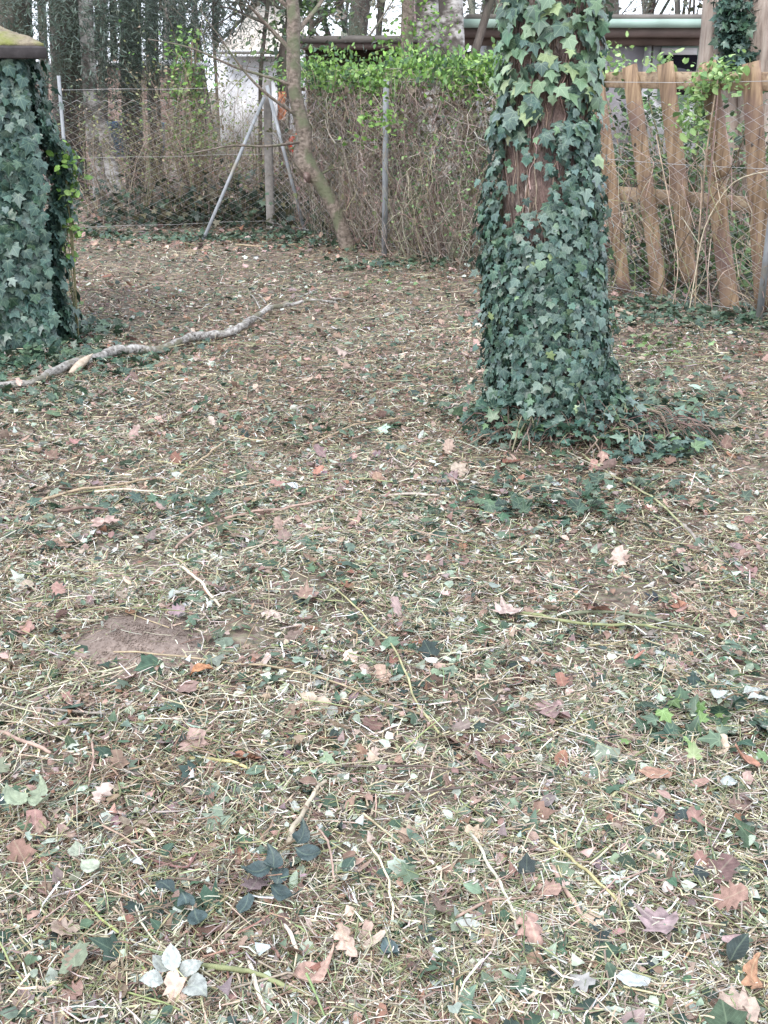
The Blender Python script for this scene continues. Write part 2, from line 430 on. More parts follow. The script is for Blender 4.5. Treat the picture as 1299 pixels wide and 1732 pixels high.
# ground: soil with fine litter speckle
def ground_material():
    m, t, b = newmat('leafy_soil')
    tc = N(t, 'ShaderNodeTexCoord')
    def nz(scale, det=6, vec=None):
        n = N(t, 'ShaderNodeTexNoise'); n.inputs['Scale'].default_value = scale; n.inputs['Detail'].default_value = det
        t.links.new(vec or tc.outputs['Object'], n.inputs['Vector']); return n
    n1 = nz(22, 10)
    r1 = ramp(t, [(.28, (.035, .03, .025)), (.45, (.09, .075, .06)), (.58, (.18, .155, .12)), (.75, (.30, .27, .21))])
    t.links.new(n1.outputs[0], r1.inputs[0])
    v = N(t, 'ShaderNodeTexVoronoi'); v.inputs['Scale'].default_value = 60; v.inputs['Randomness'].default_value = 1
    t.links.new(tc.outputs['Object'], v.inputs['Vector'])
    sep = N(t, 'ShaderNodeSeparateColor'); t.links.new(v.outputs['Color'], sep.inputs[0])
    r2 = ramp(t, [(0, (.22, .13, .10)), (.25, (.30, .20, .155)), (.45, (.08, .11, .06)), (.6, (.25, .23, .12)), (.8, (.36, .30, .24)), (1, (.5, .46, .40))])
    r2.color_ramp.interpolation = 'CONSTANT'
    t.links.new(sep.outputs[0], r2.inputs[0])
    mx = mixc(t, 'MIX', .3)
    t.links.new(r1.outputs[0], mx.inputs[6]); t.links.new(r2.outputs[0], mx.inputs[7])
    n3 = nz(.9, 5)
    mr = N(t, 'ShaderNodeMapRange'); mr.inputs[1].default_value = .35; mr.inputs[2].default_value = .65; mr.inputs[3].default_value = .75; mr.inputs[4].default_value = 1.15
    t.links.new(n3.outputs[0], mr.inputs[0])
    m2 = mixc(t, 'MULTIPLY', 1); t.links.new(mx.outputs[2], m2.inputs[6]); t.links.new(mr.outputs[0], m2.inputs[7])
    t.links.new(m2.outputs[2], b.inputs['Base Color'])
    b.inputs['Roughness'].default_value = .95
    bp = N(t, 'ShaderNodeBump'); bp.inputs['Strength'].default_value = 1; bp.inputs['Distance'].default_value = .02
    t.links.new(n1.outputs[0], bp.inputs['Height']); t.links.new(bp.outputs[0], b.inputs['Normal'])
    return m
M['ground'] = ground_material()

# ------------------------------------------------------------------ ground
DIRT = G(232, 1108)
TREE = G(935, 762)               # foot of the ivy tree
def H(x, y):
    x = np.asarray(x, float); y = np.asarray(y, float)
    h = .018 * np.sin(1.7 * x + .6 * y + 1) + .014 * np.sin(-1.1 * x + 2.3 * y) + .008 * np.sin(5.1 * x + 3.7 * y) + .006 * np.sin(7.3 * y - 4.1 * x + 2)
    h = h + .022 * np.exp(-(((x - DIRT.x) / .17) ** 2 + ((y - DIRT.y) / .17) ** 2))
    h = h + .10 * np.exp(-(((x - TREE.x) / .55) ** 2 + ((y - TREE.y) / .5) ** 2) * 1.3)
    h = h + .0035 * np.sin(19 * x + 7 * np.sin(3 * y)) * np.sin(17 * y + 5 * np.sin(4 * x))
    return h
def gz(p):
    return Vector((p.x, p.y, float(H(p.x, p.y))))
def axis(lo, hi, step, far):
    a = list(np.arange(lo, hi, step)); s = step; v = hi
    while v < far: a.append(v); s *= 1.35; v += s
    a.append(far); s = step; v = lo; b = []
    while v > -far: s *= 1.35; v -= s; b.append(max(v, -far))
    return np.array(sorted(set(a + b)))
gx = axis(-6, 6, .05, 260); gy = axis(.3, 14, .05, 260)
GX, GY = np.meshgrid(gx, gy, indexing='ij')
GZ = H(GX, GY)
idx = np.arange(GX.size).reshape(GX.shape)
F = np.stack([idx[:-1, :-1], idx[1:, :-1], idx[1:, 1:], idx[:-1, 1:]], -1).reshape(-1, 4)
ground = link('ground', mesh_np('ground', np.stack([GX, GY, GZ], -1), F, M['ground'], smooth=True))
tag(ground, kind='structure')

# bare mound of soil (molehill) > own thing
def dome(c, rx, ry, h, n=28, rings=12, seed=1):
    r = np.random.default_rng(seed); V = []; ph = r.uniform(0, 6, 6)
    for i in range(rings + 1):
        f = i / rings
        for j in range(n):
            a = 2 * PI * j / n
            rr = 1 + .12 * math.sin(2 * a + ph[0]) + .08 * math.sin(3 * a + ph[1]) + .05 * math.sin(5 * a + ph[2])
            x = c[0] + rx * rr * f * math.cos(a); y = c[1] + ry * rr * f * math.sin(a)
            z = float(H(x, y)) + h * (1 - f * f) ** 1.3 + .014 * (1 - f ** 4) - (.012 if i == rings else 0) + .0016 * math.sin(95 * x + 40 * y + ph[3]) * math.sin(88 * y - 30 * x + ph[4]) + .001 * math.sin(190 * x) * math.sin(210 * y)
            V.append((x, y, z))
    F = [[i * n + j, (i + 1) * n + j, (i + 1) * n + (j + 1) % n, i * n + (j + 1) % n] for i in range(rings) for j in range(n)]
    return np.array(V), np.array(F)
q1 = np.linspace(-.22, .22, 90); QX, QY = np.meshgrid(q1, q1, indexing='ij')
QA = np.arctan2(QY, QX); QF = np.hypot(QX / .20, QY / .18) * (1 + .10 * np.sin(3 * QA + 1) + .07 * np.sin(5 * QA))
QZ = H(DIRT.x + QX, DIRT.y + QY) + .017 * (1 - QF ** 2) - .001 + np.random.default_rng(3).normal(0, .0011, QX.shape) + .002 * np.sin(70 * QX + 9) * np.sin(64 * QY)
qi = np.arange(QX.size).reshape(QX.shape)
F = np.stack([qi[:-1, :-1], qi[1:, :-1], qi[1:, 1:], qi[:-1, 1:]], -1).reshape(-1, 4)
F = F[(QF[:-1, :-1] < 1.08).ravel()]
qu = np.unique(F); qm = np.zeros(QX.size, int); qm[qu] = np.arange(len(qu))
V = np.stack([DIRT.x + QX, DIRT.y + QY, QZ], -1).reshape(-1, 3)[qu]; F = qm[F]
o = own('soil_mound', V, F, M['dirt'], smooth=True)
q = rng.normal(0, .075, 900); w = rng.normal(0, .065, 900)
cz = H(DIRT.x + q, DIRT.y + w) + .004 + .014 * np.exp(-(q ** 2 + w ** 2) / .012)
c0_ = np.stack([DIRT.x + q, DIRT.y + w, cz], 1)
crumb = tubes(np.stack([c0_ - [.002, 0, 0], c0_ + [0, 0, .002], c0_ + [.002, .001, 0]], 1), np.array([[.0012, .003, .0012]]) * rng.uniform(.4, 1.5, (900, 1)), 4)
cr = part('soil_crumbs', crumb[0], crumb[1], M['dirt'], o); cr['kind'] = 'stuff'
tag(o, 'bare patch of pinkish crumbly soil in the mown litter, left side', 'soil mound')

# ------------------------------------------------------------------ litter
def fan_points(m, d0=2.55, d1=14.6, half=.43, pw=1.75):
    u = rng.uniform(0, 1, m); q = 1 - pw
    d = (d0 ** q + u * (d1 ** q - d0 ** q)) ** (1 / q)
    a = rng.uniform(-half, half, m)
    x = d * np.sin(a); y = d * np.cos(a) - 1.2
    return x, y, d
def patch(x, y, s=1.0, ph=0.0):
    v = np.sin(2.1 * s * x + 1.3 * s * y + ph) + np.sin(-3.3 * s * x + 2.2 * s * y + 1.7 * ph) + .7 * np.sin(6.5 * s * x + 4.9 * s * y + ph) + .7 * np.sin(8 * s * y - 5 * s * x)
    return v / 3.4
def keep_mask(x, y, d):
    k = (((x - DIRT.x) / .15) ** 2 + ((y - DIRT.y) / .125) ** 2 > 1.1 + rng.uniform(-.5, .9, len(x)) + .3 * np.sin(23 * x + 31 * y)) | (rng.uniform(0, 1, len(x)) < .025)
    k &= rng.uniform(0, 1, len(x)) < .62 + np.clip((y - 3) / 5, 0, .5) + .6 * patch(x, y, 2.3, 4) + .25 * patch(x, y, 6.0, 2)
    k &= ((x - TREE.x) ** 2 + (y - TREE.y) ** 2 > .2 ** 2)
    return k
STRAW = [(.54, .48, .345), (.42, .385, .25), (.28, .30, .17), (.72, .67, .56), (.21, .145, .105), (.38, .285, .225), (.18, .22, .11), (.52, .485, .42), (.09, .07, .06)]
def litter_cols(x, y, m):
    near = [4.5, 4.2, 4.4, 4.0, 1.3, 2.2, 3.6, 4.5, 1.2]
    c = pal(STRAW, near, m, .3)
    cb = pal([(.21, .13, .095), (.29, .19, .135), (.33, .26, .16), (.10, .07, .055), (.36, .30, .20), (.17, .18, .09)], [4, 4, 2.5, 3, 1.0, 2.5], m, .2)
    pr = np.clip(.26 + .34 * patch(x, y, 1, 1) + np.clip((y - 3.2) / 4, 0, 1) * .42, 0, .88)
    w = rng.uniform(0, 1, m) < pr
    c[w] = cb[w]
    return c
parts = []
# thicker near stalks, three-sided
x, y, d = fan_points(108000, 2.5, 7.5, .50, 2.3); k = keep_mask(x, y, d); x, y, d = x[k], y[k], d[k]; m = len(x)
z = H(x, y) + np.abs(rng.normal(0, .013, m)) + .008 + .012 * np.clip(patch(x, y, 2.3, 4) + .2, 0, 1)
L = np.clip(rng.lognormal(math.log(.036), .55, m), .01, .14); R = rng.uniform(.0006, .0016, m) * (1 + (rng.uniform(0, 1, m) < .08) * 1.2)
parts.append(scatter_bars(np.stack([x, y, z], 1), L, R, .6, litter_cols(x, y, m), 2, 3, .07, .2, 1))
# longer cut stems lying on top
for sd in range(3):
    x, y, d = fan_points(1500, 2.5, 14, .50, 1.7); k = keep_mask(x, y, d); x, y, d = x[k], y[k], d[k]; m = len(x)
    z = H(x, y) + rng.uniform(.014, .03, m)
    parts.append(scatter_bars(np.stack([x, y, z], 1), rng.uniform(.08, .34, m), rng.uniform(.001, .0026, m), 1, pal([(.42, .37, .24), (.26, .28, .14), (.20, .14, .11), (.56, .50, .38), (.33, .25, .20)], [3, 3, 2, 2, 2], m), 7, 4, .07, .05, 31 + sd))
# broad flat chips
x, y, d = fan_points(9000, 2.5, 9, .50, 2.0); k = keep_mask(x, y, d); x, y, d = x[k], y[k], d[k]; m = len(x)
z = H(x, y) + rng.uniform(.010, .028, m)
parts.append(scatter_bars(np.stack([x, y, z], 1), rng.uniform(.015, .07, m), rng.uniform(.0015, .0036, m), .35, pal([(.56, .48, .36), (.62, .56, .46), (.40, .31, .23), (.34, .27, .22)], [3, 2.5, 2, 2], m), 1, 4, .0, .25, 41))
# flat straw blades, two faces each
for sd in range(4):
    x, y, d = fan_points(92000, 2.5, 14.6, .50, 1.7); k = keep_mask(x, y, d); x, y, d = x[k], y[k], d[k]; m = len(x)
    z = H(x, y) + np.abs(rng.normal(0, .012, m)) + .004
    g = np.clip(d / 4.5, .85, 2.2) ** .6
    L = np.clip(rng.lognormal(math.log(.033), .5, m), .01, .12) * g; R = rng.uniform(.0008, .0024, m) * g
    tv, tf, off = bar_tpl(2, 2, 1.0, .7, sd)
    V_, F_, c_, u_ = scatter_bars(np.stack([x, y, z], 1), L, R, .5, litter_cols(x, y, m), 2, 2, .09, .22, 5 + sd)
    F_ = F_.reshape(m, -1, 4)[:, ::2].reshape(-1, 4)
    parts.append((V_, F_, c_, u_))
V, F, c, u = join(parts)
o = link('hedge_clippings', mesh_np('hedge_clippings', V, F, M['straw'], c))
tag(o, 'dry shredded straw, stalks and hedge clippings covering the whole garden floor', 'clippings', kind='stuff')

LEAFC_G = [(.05, .085, .06), (.08, .125, .08), (.12, .17, .125), (.04, .06, .055), (.19, .235, .17)]
LEAFC_P = [(.50, .54, .48), (.42, .47, .39), (.58, .60, .55), (.30, .36, .29)]
LEAFC_B = [(.29, .19, .155), (.37, .26, .215), (.20, .13, .105), (.48, .37, .31), (.29, .15, .105), (.25, .185, .18)]
def leaf_cols(x, y, m, far=0):
    g = pal(LEAFC_G, [3, 3, 3, 2, 2], m); p = pal(LEAFC_P, [2, 2, 1, 3], m, .1); b = pal(LEAFC_B, [3, 3, 3, 1.5, 1, 2], m)
    pg = np.clip(.50 + .35 * patch(x, y, 1.3, 3), .1, .85)
    u = rng.uniform(0, 1, m)
    pp = .25 - .19 * np.clip((y - 3) / 3.5, 0, 1)
    c = np.where((u < pg * .8)[:, None], g, np.where((u > 1 - pp)[:, None], p, b))
    return c
parts = []
shapes = [(SHRED[0], 15000), (SHRED[1], 15000), (SHRED[2], 14000), (SHRED[3], 14000), (OVAL_T[0], 2600), (OVAL_T[1], 2400), (OVAL_T[2], 2200), (OVAL_T[3], 1500),
          (IVY_T[0], 1700), (IVY_T[1], 1600), (IVYB_T[0], 1500), (IVYB_T[2], 1400), (OAK_T[0], 900), (OAK_T[1], 900), (OAK_T[3], 700), (MAPLE_T[1], 500)]
for i, (tp, cnt) in enumerate(shapes):
    x, y, d = fan_points(int(cnt * 1.25), 2.5, 14.6, .50, 1.05); k = keep_mask(x, y, d); x, y, d = x[k], y[k], d[k]; m = len(x)
    z = H(x, y) + np.abs(rng.normal(0, .010, m)) + .010
    s0 = (.0155 if i < 4 else .030 if i < 8 else .034 if i < 12 else .045)
    s = np.clip(rng.lognormal(math.log(s0), .35, m), .008, s0 * 1.9)
    sc = np.stack([s * rng.uniform(.7, 1.2, m), s, s * rng.uniform(.5, 1.8, m)], 1)
    cc = leaf_cols(x, y, m) if i < 8 else (pal(LEAFC_G + LEAFC_P[:2], [3, 3, 3, 2, 2, .8, .8], m) if i < 12 else pal(LEAFC_B, [3, 3, 3, 1.5, 1, 2], m))
    Mx = flat_frames(m, .33, sc); flip = rng.uniform(0, 1, m) < .45
    parts.append(scatter(tp, Mx, np.stack([x, y, z], 1), cc))
V, F, c, u = join(parts)
o = link('leaf_litter', mesh_np('leaf_litter', V, F, M['dry'], c, u))
tag(o, 'scattered small green, brown and pale torn leaves lying among the clippings', 'leaf litter', kind='stuff')

# brown leaves beyond the fence and in front of it
m = 26000
x = rng.uniform(-9, 10, m); y = rng.uniform(10.5, 26, m) ** 1.0
z = H(x, y) + np.abs(rng.normal(0, .015, m)) + .004
s = rng.uniform(.03, .085, m)
parts = [scatter(tp, flat_frames(m // 3, .35, s[i::3][:m // 3]), np.stack([x, y, z], 1)[i::3][:m // 3], pal(LEAFC_B + [(.06, .09, .05)], [4, 4, 4, 2, 1, 3, 2], m // 3)) for i, tp in enumerate((SHRED[0], OAK_T[1], OVAL_T[1]))]
V, F, c, u = join(parts)
o = link('leaf_carpet', mesh_np('leaf_carpet', V, F, M['dry'], c, u))
tag(o, 'carpet of brown fallen leaves on the ground beyond the wire fence', 'leaf litter', kind='stuff')

# creeping ivy ground cover at the foot of the fence and trees
parts = []
def cover(cx, cy, rx, ry, cnt, s0=.045, cols=None, hz=.05):
    a = rng.normal(0, 1, (cnt, 2)) * .5
    x = cx + a[:, 0] * rx; y = cy + a[:, 1] * ry
    z = H(x, y) + rng.uniform(.01, hz, cnt)
    s = rng.uniform(.6, 1.3, cnt) * s0
    c = pal(cols or [(.03, .065, .045), (.05, .095, .06), (.08, .13, .08), (.13, .17, .12)], [3, 3, 2, 1], cnt)
    parts.append(scatter(IVY_T[int(rng.integers(5))], flat_frames(cnt, .45, s), np.stack([x, y, z], 1), c))
for px, py, rx, ry, cnt in [(420, 402, 1.4, .5, 700), (600, 415, 1.0, .5, 350), (180, 398, .9, .4, 260), (700, 450, .8, .4, 260), (1200, 548, 1.3, .4, 700), (1100, 520, .6, .3, 200),
                            (60, 620, .7, .5, 900), (130, 570, .35, .4, 300), (1090, 690, .5, .5, 300), (830, 700, .25, .3, 160), (60, 690, .35, .3, 90), (1215, 1235, .22, .16, 45), (880, 870, .3, .2, 90), (500, 720, .5, .2, 50),
                            (260, 870, .4, .2, 70), (1000, 850, .5, .2, 90)]:
    g = G(px, py); cover(g.x, g.y, rx, ry, cnt)
for px, py, cnt in [(1100, 600, 60), (1230, 1225, 30), (60, 545, 60), (670, 490, 25), (860, 470, 15)]:
    g = G(px, py); cover(g.x, g.y, .35, .3, cnt, .035, [(.12, .20, .06), (.16, .26, .08), (.10, .17, .06), (.20, .28, .12)], .07)
V, F, c, u = join(parts)
o = link('ground_ivy', mesh_np('ground_ivy', V, F, M['ivy'], c, u))
tag(o, 'low dark green ivy creeping over the soil at fence and tree feet', 'ground ivy', kind='stuff')

def blade(wf, nt=14, nu=6, serr=.0, fold=.25, curl=.3, roll=.3, twist=.0, seed=0):
    r = np.random.default_rng(seed); V = []; U = []
    p1, p2 = r.uniform(0, 6, 2)
    for i in range(nt + 1):
        t = i / nt
        w = wf(t) * (1 + (serr if i % 2 else -serr))
        for j in range(nu + 1):
            q = (2 * j / nu - 1) * (1 if j < nu / 2 else .93)
            x = q * w; y = t + .06 * abs(q) * (1 - t)
            z = fold * abs(x) - roll * x * x * 3 + curl * ((t - .45) ** 2) * 1.6 + .035 * math.sin(6 * t + p1 + 3 * q) + .025 * math.sin(11 * t * q + p2) + r.normal(0, .006)
            a = twist * (t - .3); V.append((x * math.cos(a) - z * math.sin(a), y, x * math.sin(a) + z * math.cos(a))); U.append((q * w, t))
    F = [[i * (nu + 1) + j, i * (nu + 1) + j + 1, (i + 1) * (nu + 1) + j + 1, (i + 1) * (nu + 1) + j] for i in range(nt) for j in range(nu)]
    return np.array(V), np.array(F), np.array(U)
oval_w = lambda t: .34 * math.sin(PI * min(1, t * 1.02)) ** .75 * (1.12 - .45 * t) + .006
oak_w = lambda t: (.13 + .17 * abs(math.sin(PI * (t * 3.2 + .1)))) * math.sin(PI * (t * .96 + .02)) ** .5 + .006
lance_w = lambda t: .20 * math.sin(PI * t) ** .8 + .006
BL_OVAL = [blade(oval_w, 16, 6, .05, .25, c_, .2, tw_, 60 + i) for i, (c_, tw_) in enumerate(((.2, .3), (.5, -.6), (-.4, .5), (.9, .9)))]
BL_OAK = [blade(oak_w, 22, 6, .04, .3, c_, .9, tw_, 70 + i) for i, (c_, tw_) in enumerate(((.5, .7), (1.0, -1.0), (-.6, .4), (1.3, 1.4)))]
BL_LANCE = [blade(lance_w, 12, 4, .05, .3, c_, .5, tw_, 80 + i) for i, (c_, tw_) in enumerate(((.5, .9), (.9, -.8), (-.5, 1.2)))]
M['dry1'] = attr_mat('dead_leaf_blade', .78, .5, 5, .10, 'plain', .3, .5)
M['leaf1'] = attr_mat('leaf_blade', .5, .35, 5, .14, 'plain', .45, .4)
# ------------------------------------------------------------------ individually lying leaves (pieces of the ground)
def leaf_mesh(name, tp, col, mat):
    return mesh_np(name, tp[0], tp[1], mat, np.array(col), tp[2])
fl = []
for tp in BL_OAK + BL_LANCE + MAPLE_T[1:] + OAK_T[:2]:
    for ci in (0, 1, 2, 3, 5): fl.append((leaf_mesh('fallen_leaf', tp, LEAFC_B[ci], M['dry1']), .062))
for tp in BL_OVAL + BL_LANCE[:2]:
    for cl in LEAFC_P + [(.30, .31, .27)]: fl.append((leaf_mesh('fallen_leaf', tp, cl, M['leaf1']), .042))
for tp in BL_OVAL + IVY_T[:3] + IVYB_T[:3]:
    for cl in LEAFC_G: fl.append((leaf_mesh('fallen_leaf', tp, cl, M['leaf1'] if len(tp[0]) > 40 else M['ivy']), .044))
def lay(me, loc, size, yaw, tiltx=0, tilty=0, name='fallen_leaf', parent=None, xs=1.0):
    o = link(name, me, parent)
    o.location = loc; o.rotation_euler = (tiltx, tilty, yaw); o.scale = (size * xs, size, size)
    return o
nleaf = 0
while nleaf < 290:
    t_ = rnd.random()
    px = rnd.uniform(-20, 1320); py = 600 + 1140 * t_ ** .8
    g = G(px, py)
    if math.hypot((g.x - DIRT.x), (g.y - DIRT.y)) < .17: continue
    me, s0 = rnd.choice(fl)
    lay(me, (g.x, g.y, float(H(g.x, g.y)) + rnd.uniform(.005, .018)), s0 * rnd.uniform(.4, .68) * (1.15 if g.y > 3.5 else 1), rnd.uniform(0, 6.28), rnd.gauss(0, .3), rnd.gauss(0, .3), parent=ground, xs=rnd.uniform(.8, 1.15))
    nleaf += 1

# notable single leaves -> things
def note_leaf(px, py, tp, col, size, yaw, label, mat='dry', tx=.1, ty=.1, cat='leaf', dz=.03):
    g = G(px, py)
    tp = BL_OVAL[int(px) % 4] if any(tp is q for q in OVAL_T) else BL_OAK[int(px) % 4] if any(tp is q for q in OAK_T) else tp
    col = np.array(col) * [.82, .86, .9]; size *= .76
    me = leaf_mesh('leaf', tp, col, M[mat + '1'])
    o = lay(me, (g.x, g.y, float(H(g.x, g.y)) + dz), size, math.radians(yaw), tx, ty, 'dead_leaf' if mat == 'dry' else 'leaf')
    tag(o, label, cat)
note_leaf(478, 1068, OAK_T[0], (.66, .50, .42), .10, 60, 'pale pink dry lobed leaf lying right of the bare soil patch')
note_leaf(318, 1168, OVAL_T[3], (.48, .22, .11), .10, -100, 'curled orange-brown leaf just below the bare soil patch', tx=.5)
note_leaf(600, 1655, OAK_T[3], (.64, .46, .36), .085, 40, 'pale tan torn leaf standing up at the bottom centre', tx=.7)
note_leaf(495, 1690, OVAL_T[1], (.50, .32, .25), .11, -70, 'broad pinkish-tan oval leaf at the bottom, under a green stalk')
note_leaf(910, 1640, OAK_T[0], (.50, .31, .25), .11, 15, 'long pink-brown lobed leaf in the lower right foreground', tx=.35)
note_leaf(955, 1205, MAPLE_T[0], (.34, .22, .20), .13, 100, 'wide mauve-brown lobed leaf right of the forked pale stalks')
note_leaf(1285, 1310, OVAL_T[3], (.44, .22, .15), .10, 80, 'rusty brown curled leaf at the right edge beside a white one', tx=.5)
note_leaf(1140, 1318, OVAL_T[1], (.42, .24, .17), .11, 95, 'reddish-brown flat leaf left of the white leaf at right edge')
note_leaf(1250, 1325, OVAL_T[0], (.52, .54, .50), .07, 110, 'large whitish leaf next to the rusty curled one at right edge', 'leaf')
note_leaf(178, 910, MAPLE_T[1], (.46, .31, .26), .12, 200, 'pinkish star-shaped dead leaf above the bare soil patch, left')
note_leaf(865, 1060, MAPLE_T[1], (.58, .42, .36), .12, 20, 'pale pink lobed leaf at the left end of the twin green stalks')
note_leaf(1012, 1045, MAPLE_T[2], (.36, .18, .13), .12, 150, 'crumpled russet leaf caught on the twin green stalks', tx=.6)
note_leaf(1018, 795, OAK_T[0], (.46, .29, .23), .13, 170, 'upright brown-pink leaf in front of the ivy tree root')
note_leaf(1135, 1600, MAPLE_T[1], (.38, .27, .26), .11, 60, 'grey-mauve crumpled leaf in the lower right corner area')
note_leaf(1100, 1690, OVAL_T[2], (.58, .60, .57), .09, 100, 'big silvery leaf underside low in the bottom right corner', 'leaf', .2)
note_leaf(655, 1625, OVAL_T[0], (.10, .14, .14), .07, 190, 'dark slate-green leaf with white chewed tips near bottom centre', 'leaf')
note_leaf(1285, 1720, OAK_T[1], (.46, .25, .15), .09, 10, 'rust-coloured leaf cut by the bottom right corner')
note_leaf(600, 605, OAK_T[1], (.52, .39, .33), .15, 70, 'pale pink dead leaf in mid garden, right of the fallen branch')
note_leaf(5, 832, OVAL_T[0], (.50, .58, .56), .14, 100, 'grey-green pale leaf cut by the left edge of the view', 'leaf')

# ------------------------------------------------------------------ stalks, twigs lying about -> things
def stalk(pts, r0, r1, col, label, name='stalk', lift=.022, k=6, nn=16, cat='stalk', mat='stem', wob=.004):
    W = [G(a, b) for a, b in pts]
    L = resample([(p.x, p.y, 0) for p in W], nn)
    L[:, 2] = H(L[:, 0], L[:, 1]) + lift + np.sin(np.linspace(0, PI, nn)) * .01
    tot = float(np.linalg.norm(L[-1] - L[0]))
    wb = np.cumsum(rng.normal(0, 1, L.shape), axis=0); wb -= np.linspace(0, 1, nn)[:, None] * wb[-1]
    L += wb * min(wob, .008 * tot) * np.array([1, 1, .4])
    rr = np.linspace(r0, r1, nn) * (1 + rng.normal(0, .08, nn))
    V, F, c = tubes(L[None], rr[None], k, np.array([col]), cap=True)
    if nn >= 10:                                        # leaf scars / knots
        pass
    o = own(name, V, F, M[mat], c, smooth=True)
    tag(o, label, cat)
    return o
TAN = (.40, .31, .21); PALE = (.60, .53, .42); OLV = (.24, .26, .13); DRK = (.13, .10, .085); GRY = (.27, .24, .21); PNK = (.38, .27, .22); YEL = (.50, .45, .22)
stalk([(30, 878), (100, 850), (180, 832), (282, 813)], .0065, .004, TAN, 'long tan twig lying on the left below the dark litter')
stalk([(0, 790), (60, 835), (130, 838)], .004, .003, DRK, 'short dark twig near the left edge above the long tan twig', 'twig', cat='twig')
stalk([(160, 843), (210, 845), (268, 842)], .005, .003, PALE, 'short pale stick just under the long tan twig at left')
stalk([(382, 893), (440, 878), (500, 873), (590, 848)], .006, .004, PNK, 'pinkish-brown twig with dark bend in the middle of the lawn', 'twig', cat='twig')
stalk([(308, 990), (340, 1025), (373, 1057)], .0045, .004, PALE, 'straight cream stick above and right of the soil patch')
stalk([(300, 948), (335, 920), (365, 900)], .005, .003, PNK, 'short brown-pink twig between soil patch and tan twigs', 'twig', cat='twig')
stalk([(195, 1137), (330, 1139), (420, 1155), (500, 1160), (580, 1182), (655, 1210), (720, 1222)], .0024, .0028, (.36, .29, .19), 'long arching tan stem running right from the soil patch')
stalk([(555, 1008), (610, 1045), (655, 1095), (690, 1150), (712, 1205), (742, 1250)], .0022, .0032, (.38, .36, .20), 'curved yellow-green stem sweeping down the centre of the garden')
stalk([(0, 1208), (90, 1222), (210, 1230)], .004, .003, GRY, 'grey twig lying flat at the left edge below the soil patch', 'twig', cat='twig')
stalk([(520, 1308), (640, 1316), (750, 1318), (860, 1310), (1015, 1298)], .0026, .0018, DRK, 'long thin dark twig lying level across the centre foreground, upper of two', 'twig', cat='twig')
stalk([(662, 1361), (780, 1350), (900, 1325), (990, 1303)], .003, .0018, DRK, 'thin dark twig rising to the right under the level one', 'twig', cat='twig')
stalk([(838, 1040), (900, 1052), (960, 1068), (1060, 1072), (1130, 1070)], .0055, .004, OLV, 'olive green stalk crossing its twin at right centre, lower one')
stalk([(925, 1052), (1020, 1050), (1110, 1060), (1195, 1068)], .006, .004, (.19, .21, .14), 'dark green stalk beside the crumpled russet leaf, upper of the twins')
stalk([(978, 798), (1040, 835), (1110, 865), (1175, 915)], .004, .0035, (.36, .36, .21), 'greenish stem running down right in front of the ivy tree')
stalk([(1120, 705), (1170, 740), (1228, 772)], .005, .004, OLV, 'green stem reaching right from the ivy tree foot')
stalk([(306, 805), (345, 780), (388, 755)], .005, .0035, TAN, 'tan twig left of centre between the leaves', 'twig', cat='twig')
stalk([(528, 752), (600, 722), (690, 707)], .005, .003, TAN, 'slim tan twig left of the ivy tree base', 'twig', cat='twig')
stalk([(645, 851), (700, 849), (742, 845)], .006, .0045, (.48, .42, .36), 'short pale grey stick right of the brown-pink twig')
stalk([(1145, 888), (1165, 905), (1185, 925)], .007, .005, GRY, 'stubby grey twig with white end at the right', 'twig', cat='twig')
stalk([(30, 1438), (75, 1485), (130, 1540), (200, 1610), (262, 1690)], .0028, .0022, (.33, .38, .15), 'long thin green runner in the lower left corner')
stalk([(160, 1262), (162, 1310), (145, 1360)], .003, .002, PNK, 'thin crooked brown twig near the left edge of the foreground', 'twig', cat='twig')
stalk([(322, 1302), (370, 1312), (430, 1322)], .0045, .0035, YEL, 'yellow split stalk left of centre in the foreground')
stalk([(552, 1335), (520, 1385), (488, 1440)], .005, .006, (.44, .38, .29), 'grey-tan stalk bundle slanting up behind the dark bramble leaves')
stalk([(532, 1412), (555, 1450), (568, 1512)], .0028, .002, PNK, 'thin bent brown stem right of the bramble leaves', 'twig', cat='twig')
stalk([(340, 1655), (430, 1672), (525, 1705)], .0045, .004, OLV, 'green stalk near the bottom, over the tan oval leaf')
stalk([(770, 1580), (840, 1560), (900, 1545)], .003, .002, PNK, 'slim pinkish twig in the lower right foreground', 'twig', cat='twig')
stalk([(788, 1412), (822, 1470), (850, 1530), (880, 1620)], .0035, .003, (.50, .48, .38), 'long pale grey-green stem running down towards the bottom edge')
stalk([(925, 1440), (985, 1500), (1050, 1558)], .0038, .003, (.40, .36, .19), 'olive-tan stem slanting down right in the foreground')
stalk([(1030, 1362), (1065, 1335), (1112, 1308)], .005, .003, (.58, .55, .35), 'bright cream split stalk below the reddish-brown leaf')
stalk([(1060, 1290), (1095, 1262), (1118, 1232)], .004, .003, OLV, 'short olive stalk pointing up right, right of centre')
stalk([(930, 1485), (950, 1530), (985, 1580)], .005, .004, PNK, 'thick pinkish stalk end in the lower right foreground')
stalk([(400, 418), (440, 422), (505, 416)], .01, .006, TAN, 'thin tan stick lying in front of the leaning fence brace')
stalk([(1020, 520), (1085, 555), (1130, 548)], .012, .008, (.44, .36, .27), 'stripped tan stick lying behind the ivy tree')
stalk([(0, 1255), (40, 1275), (88, 1292)], .005, .004, PNK, 'brownish-pink twig cut by the left edge, foreground', 'twig', cat='twig')
stalk([(620, 1440), (660, 1520), (664, 1600)], .0025, .0025, (.62, .54, .40), 'thin cream stem standing near the bottom centre')
stalk([(100, 885), (150, 888), (230, 890)], .006, .004, (.16, .11, .09), 'dark brown twig right above the pinkish star-shaped leaf', 'twig', cat='twig')
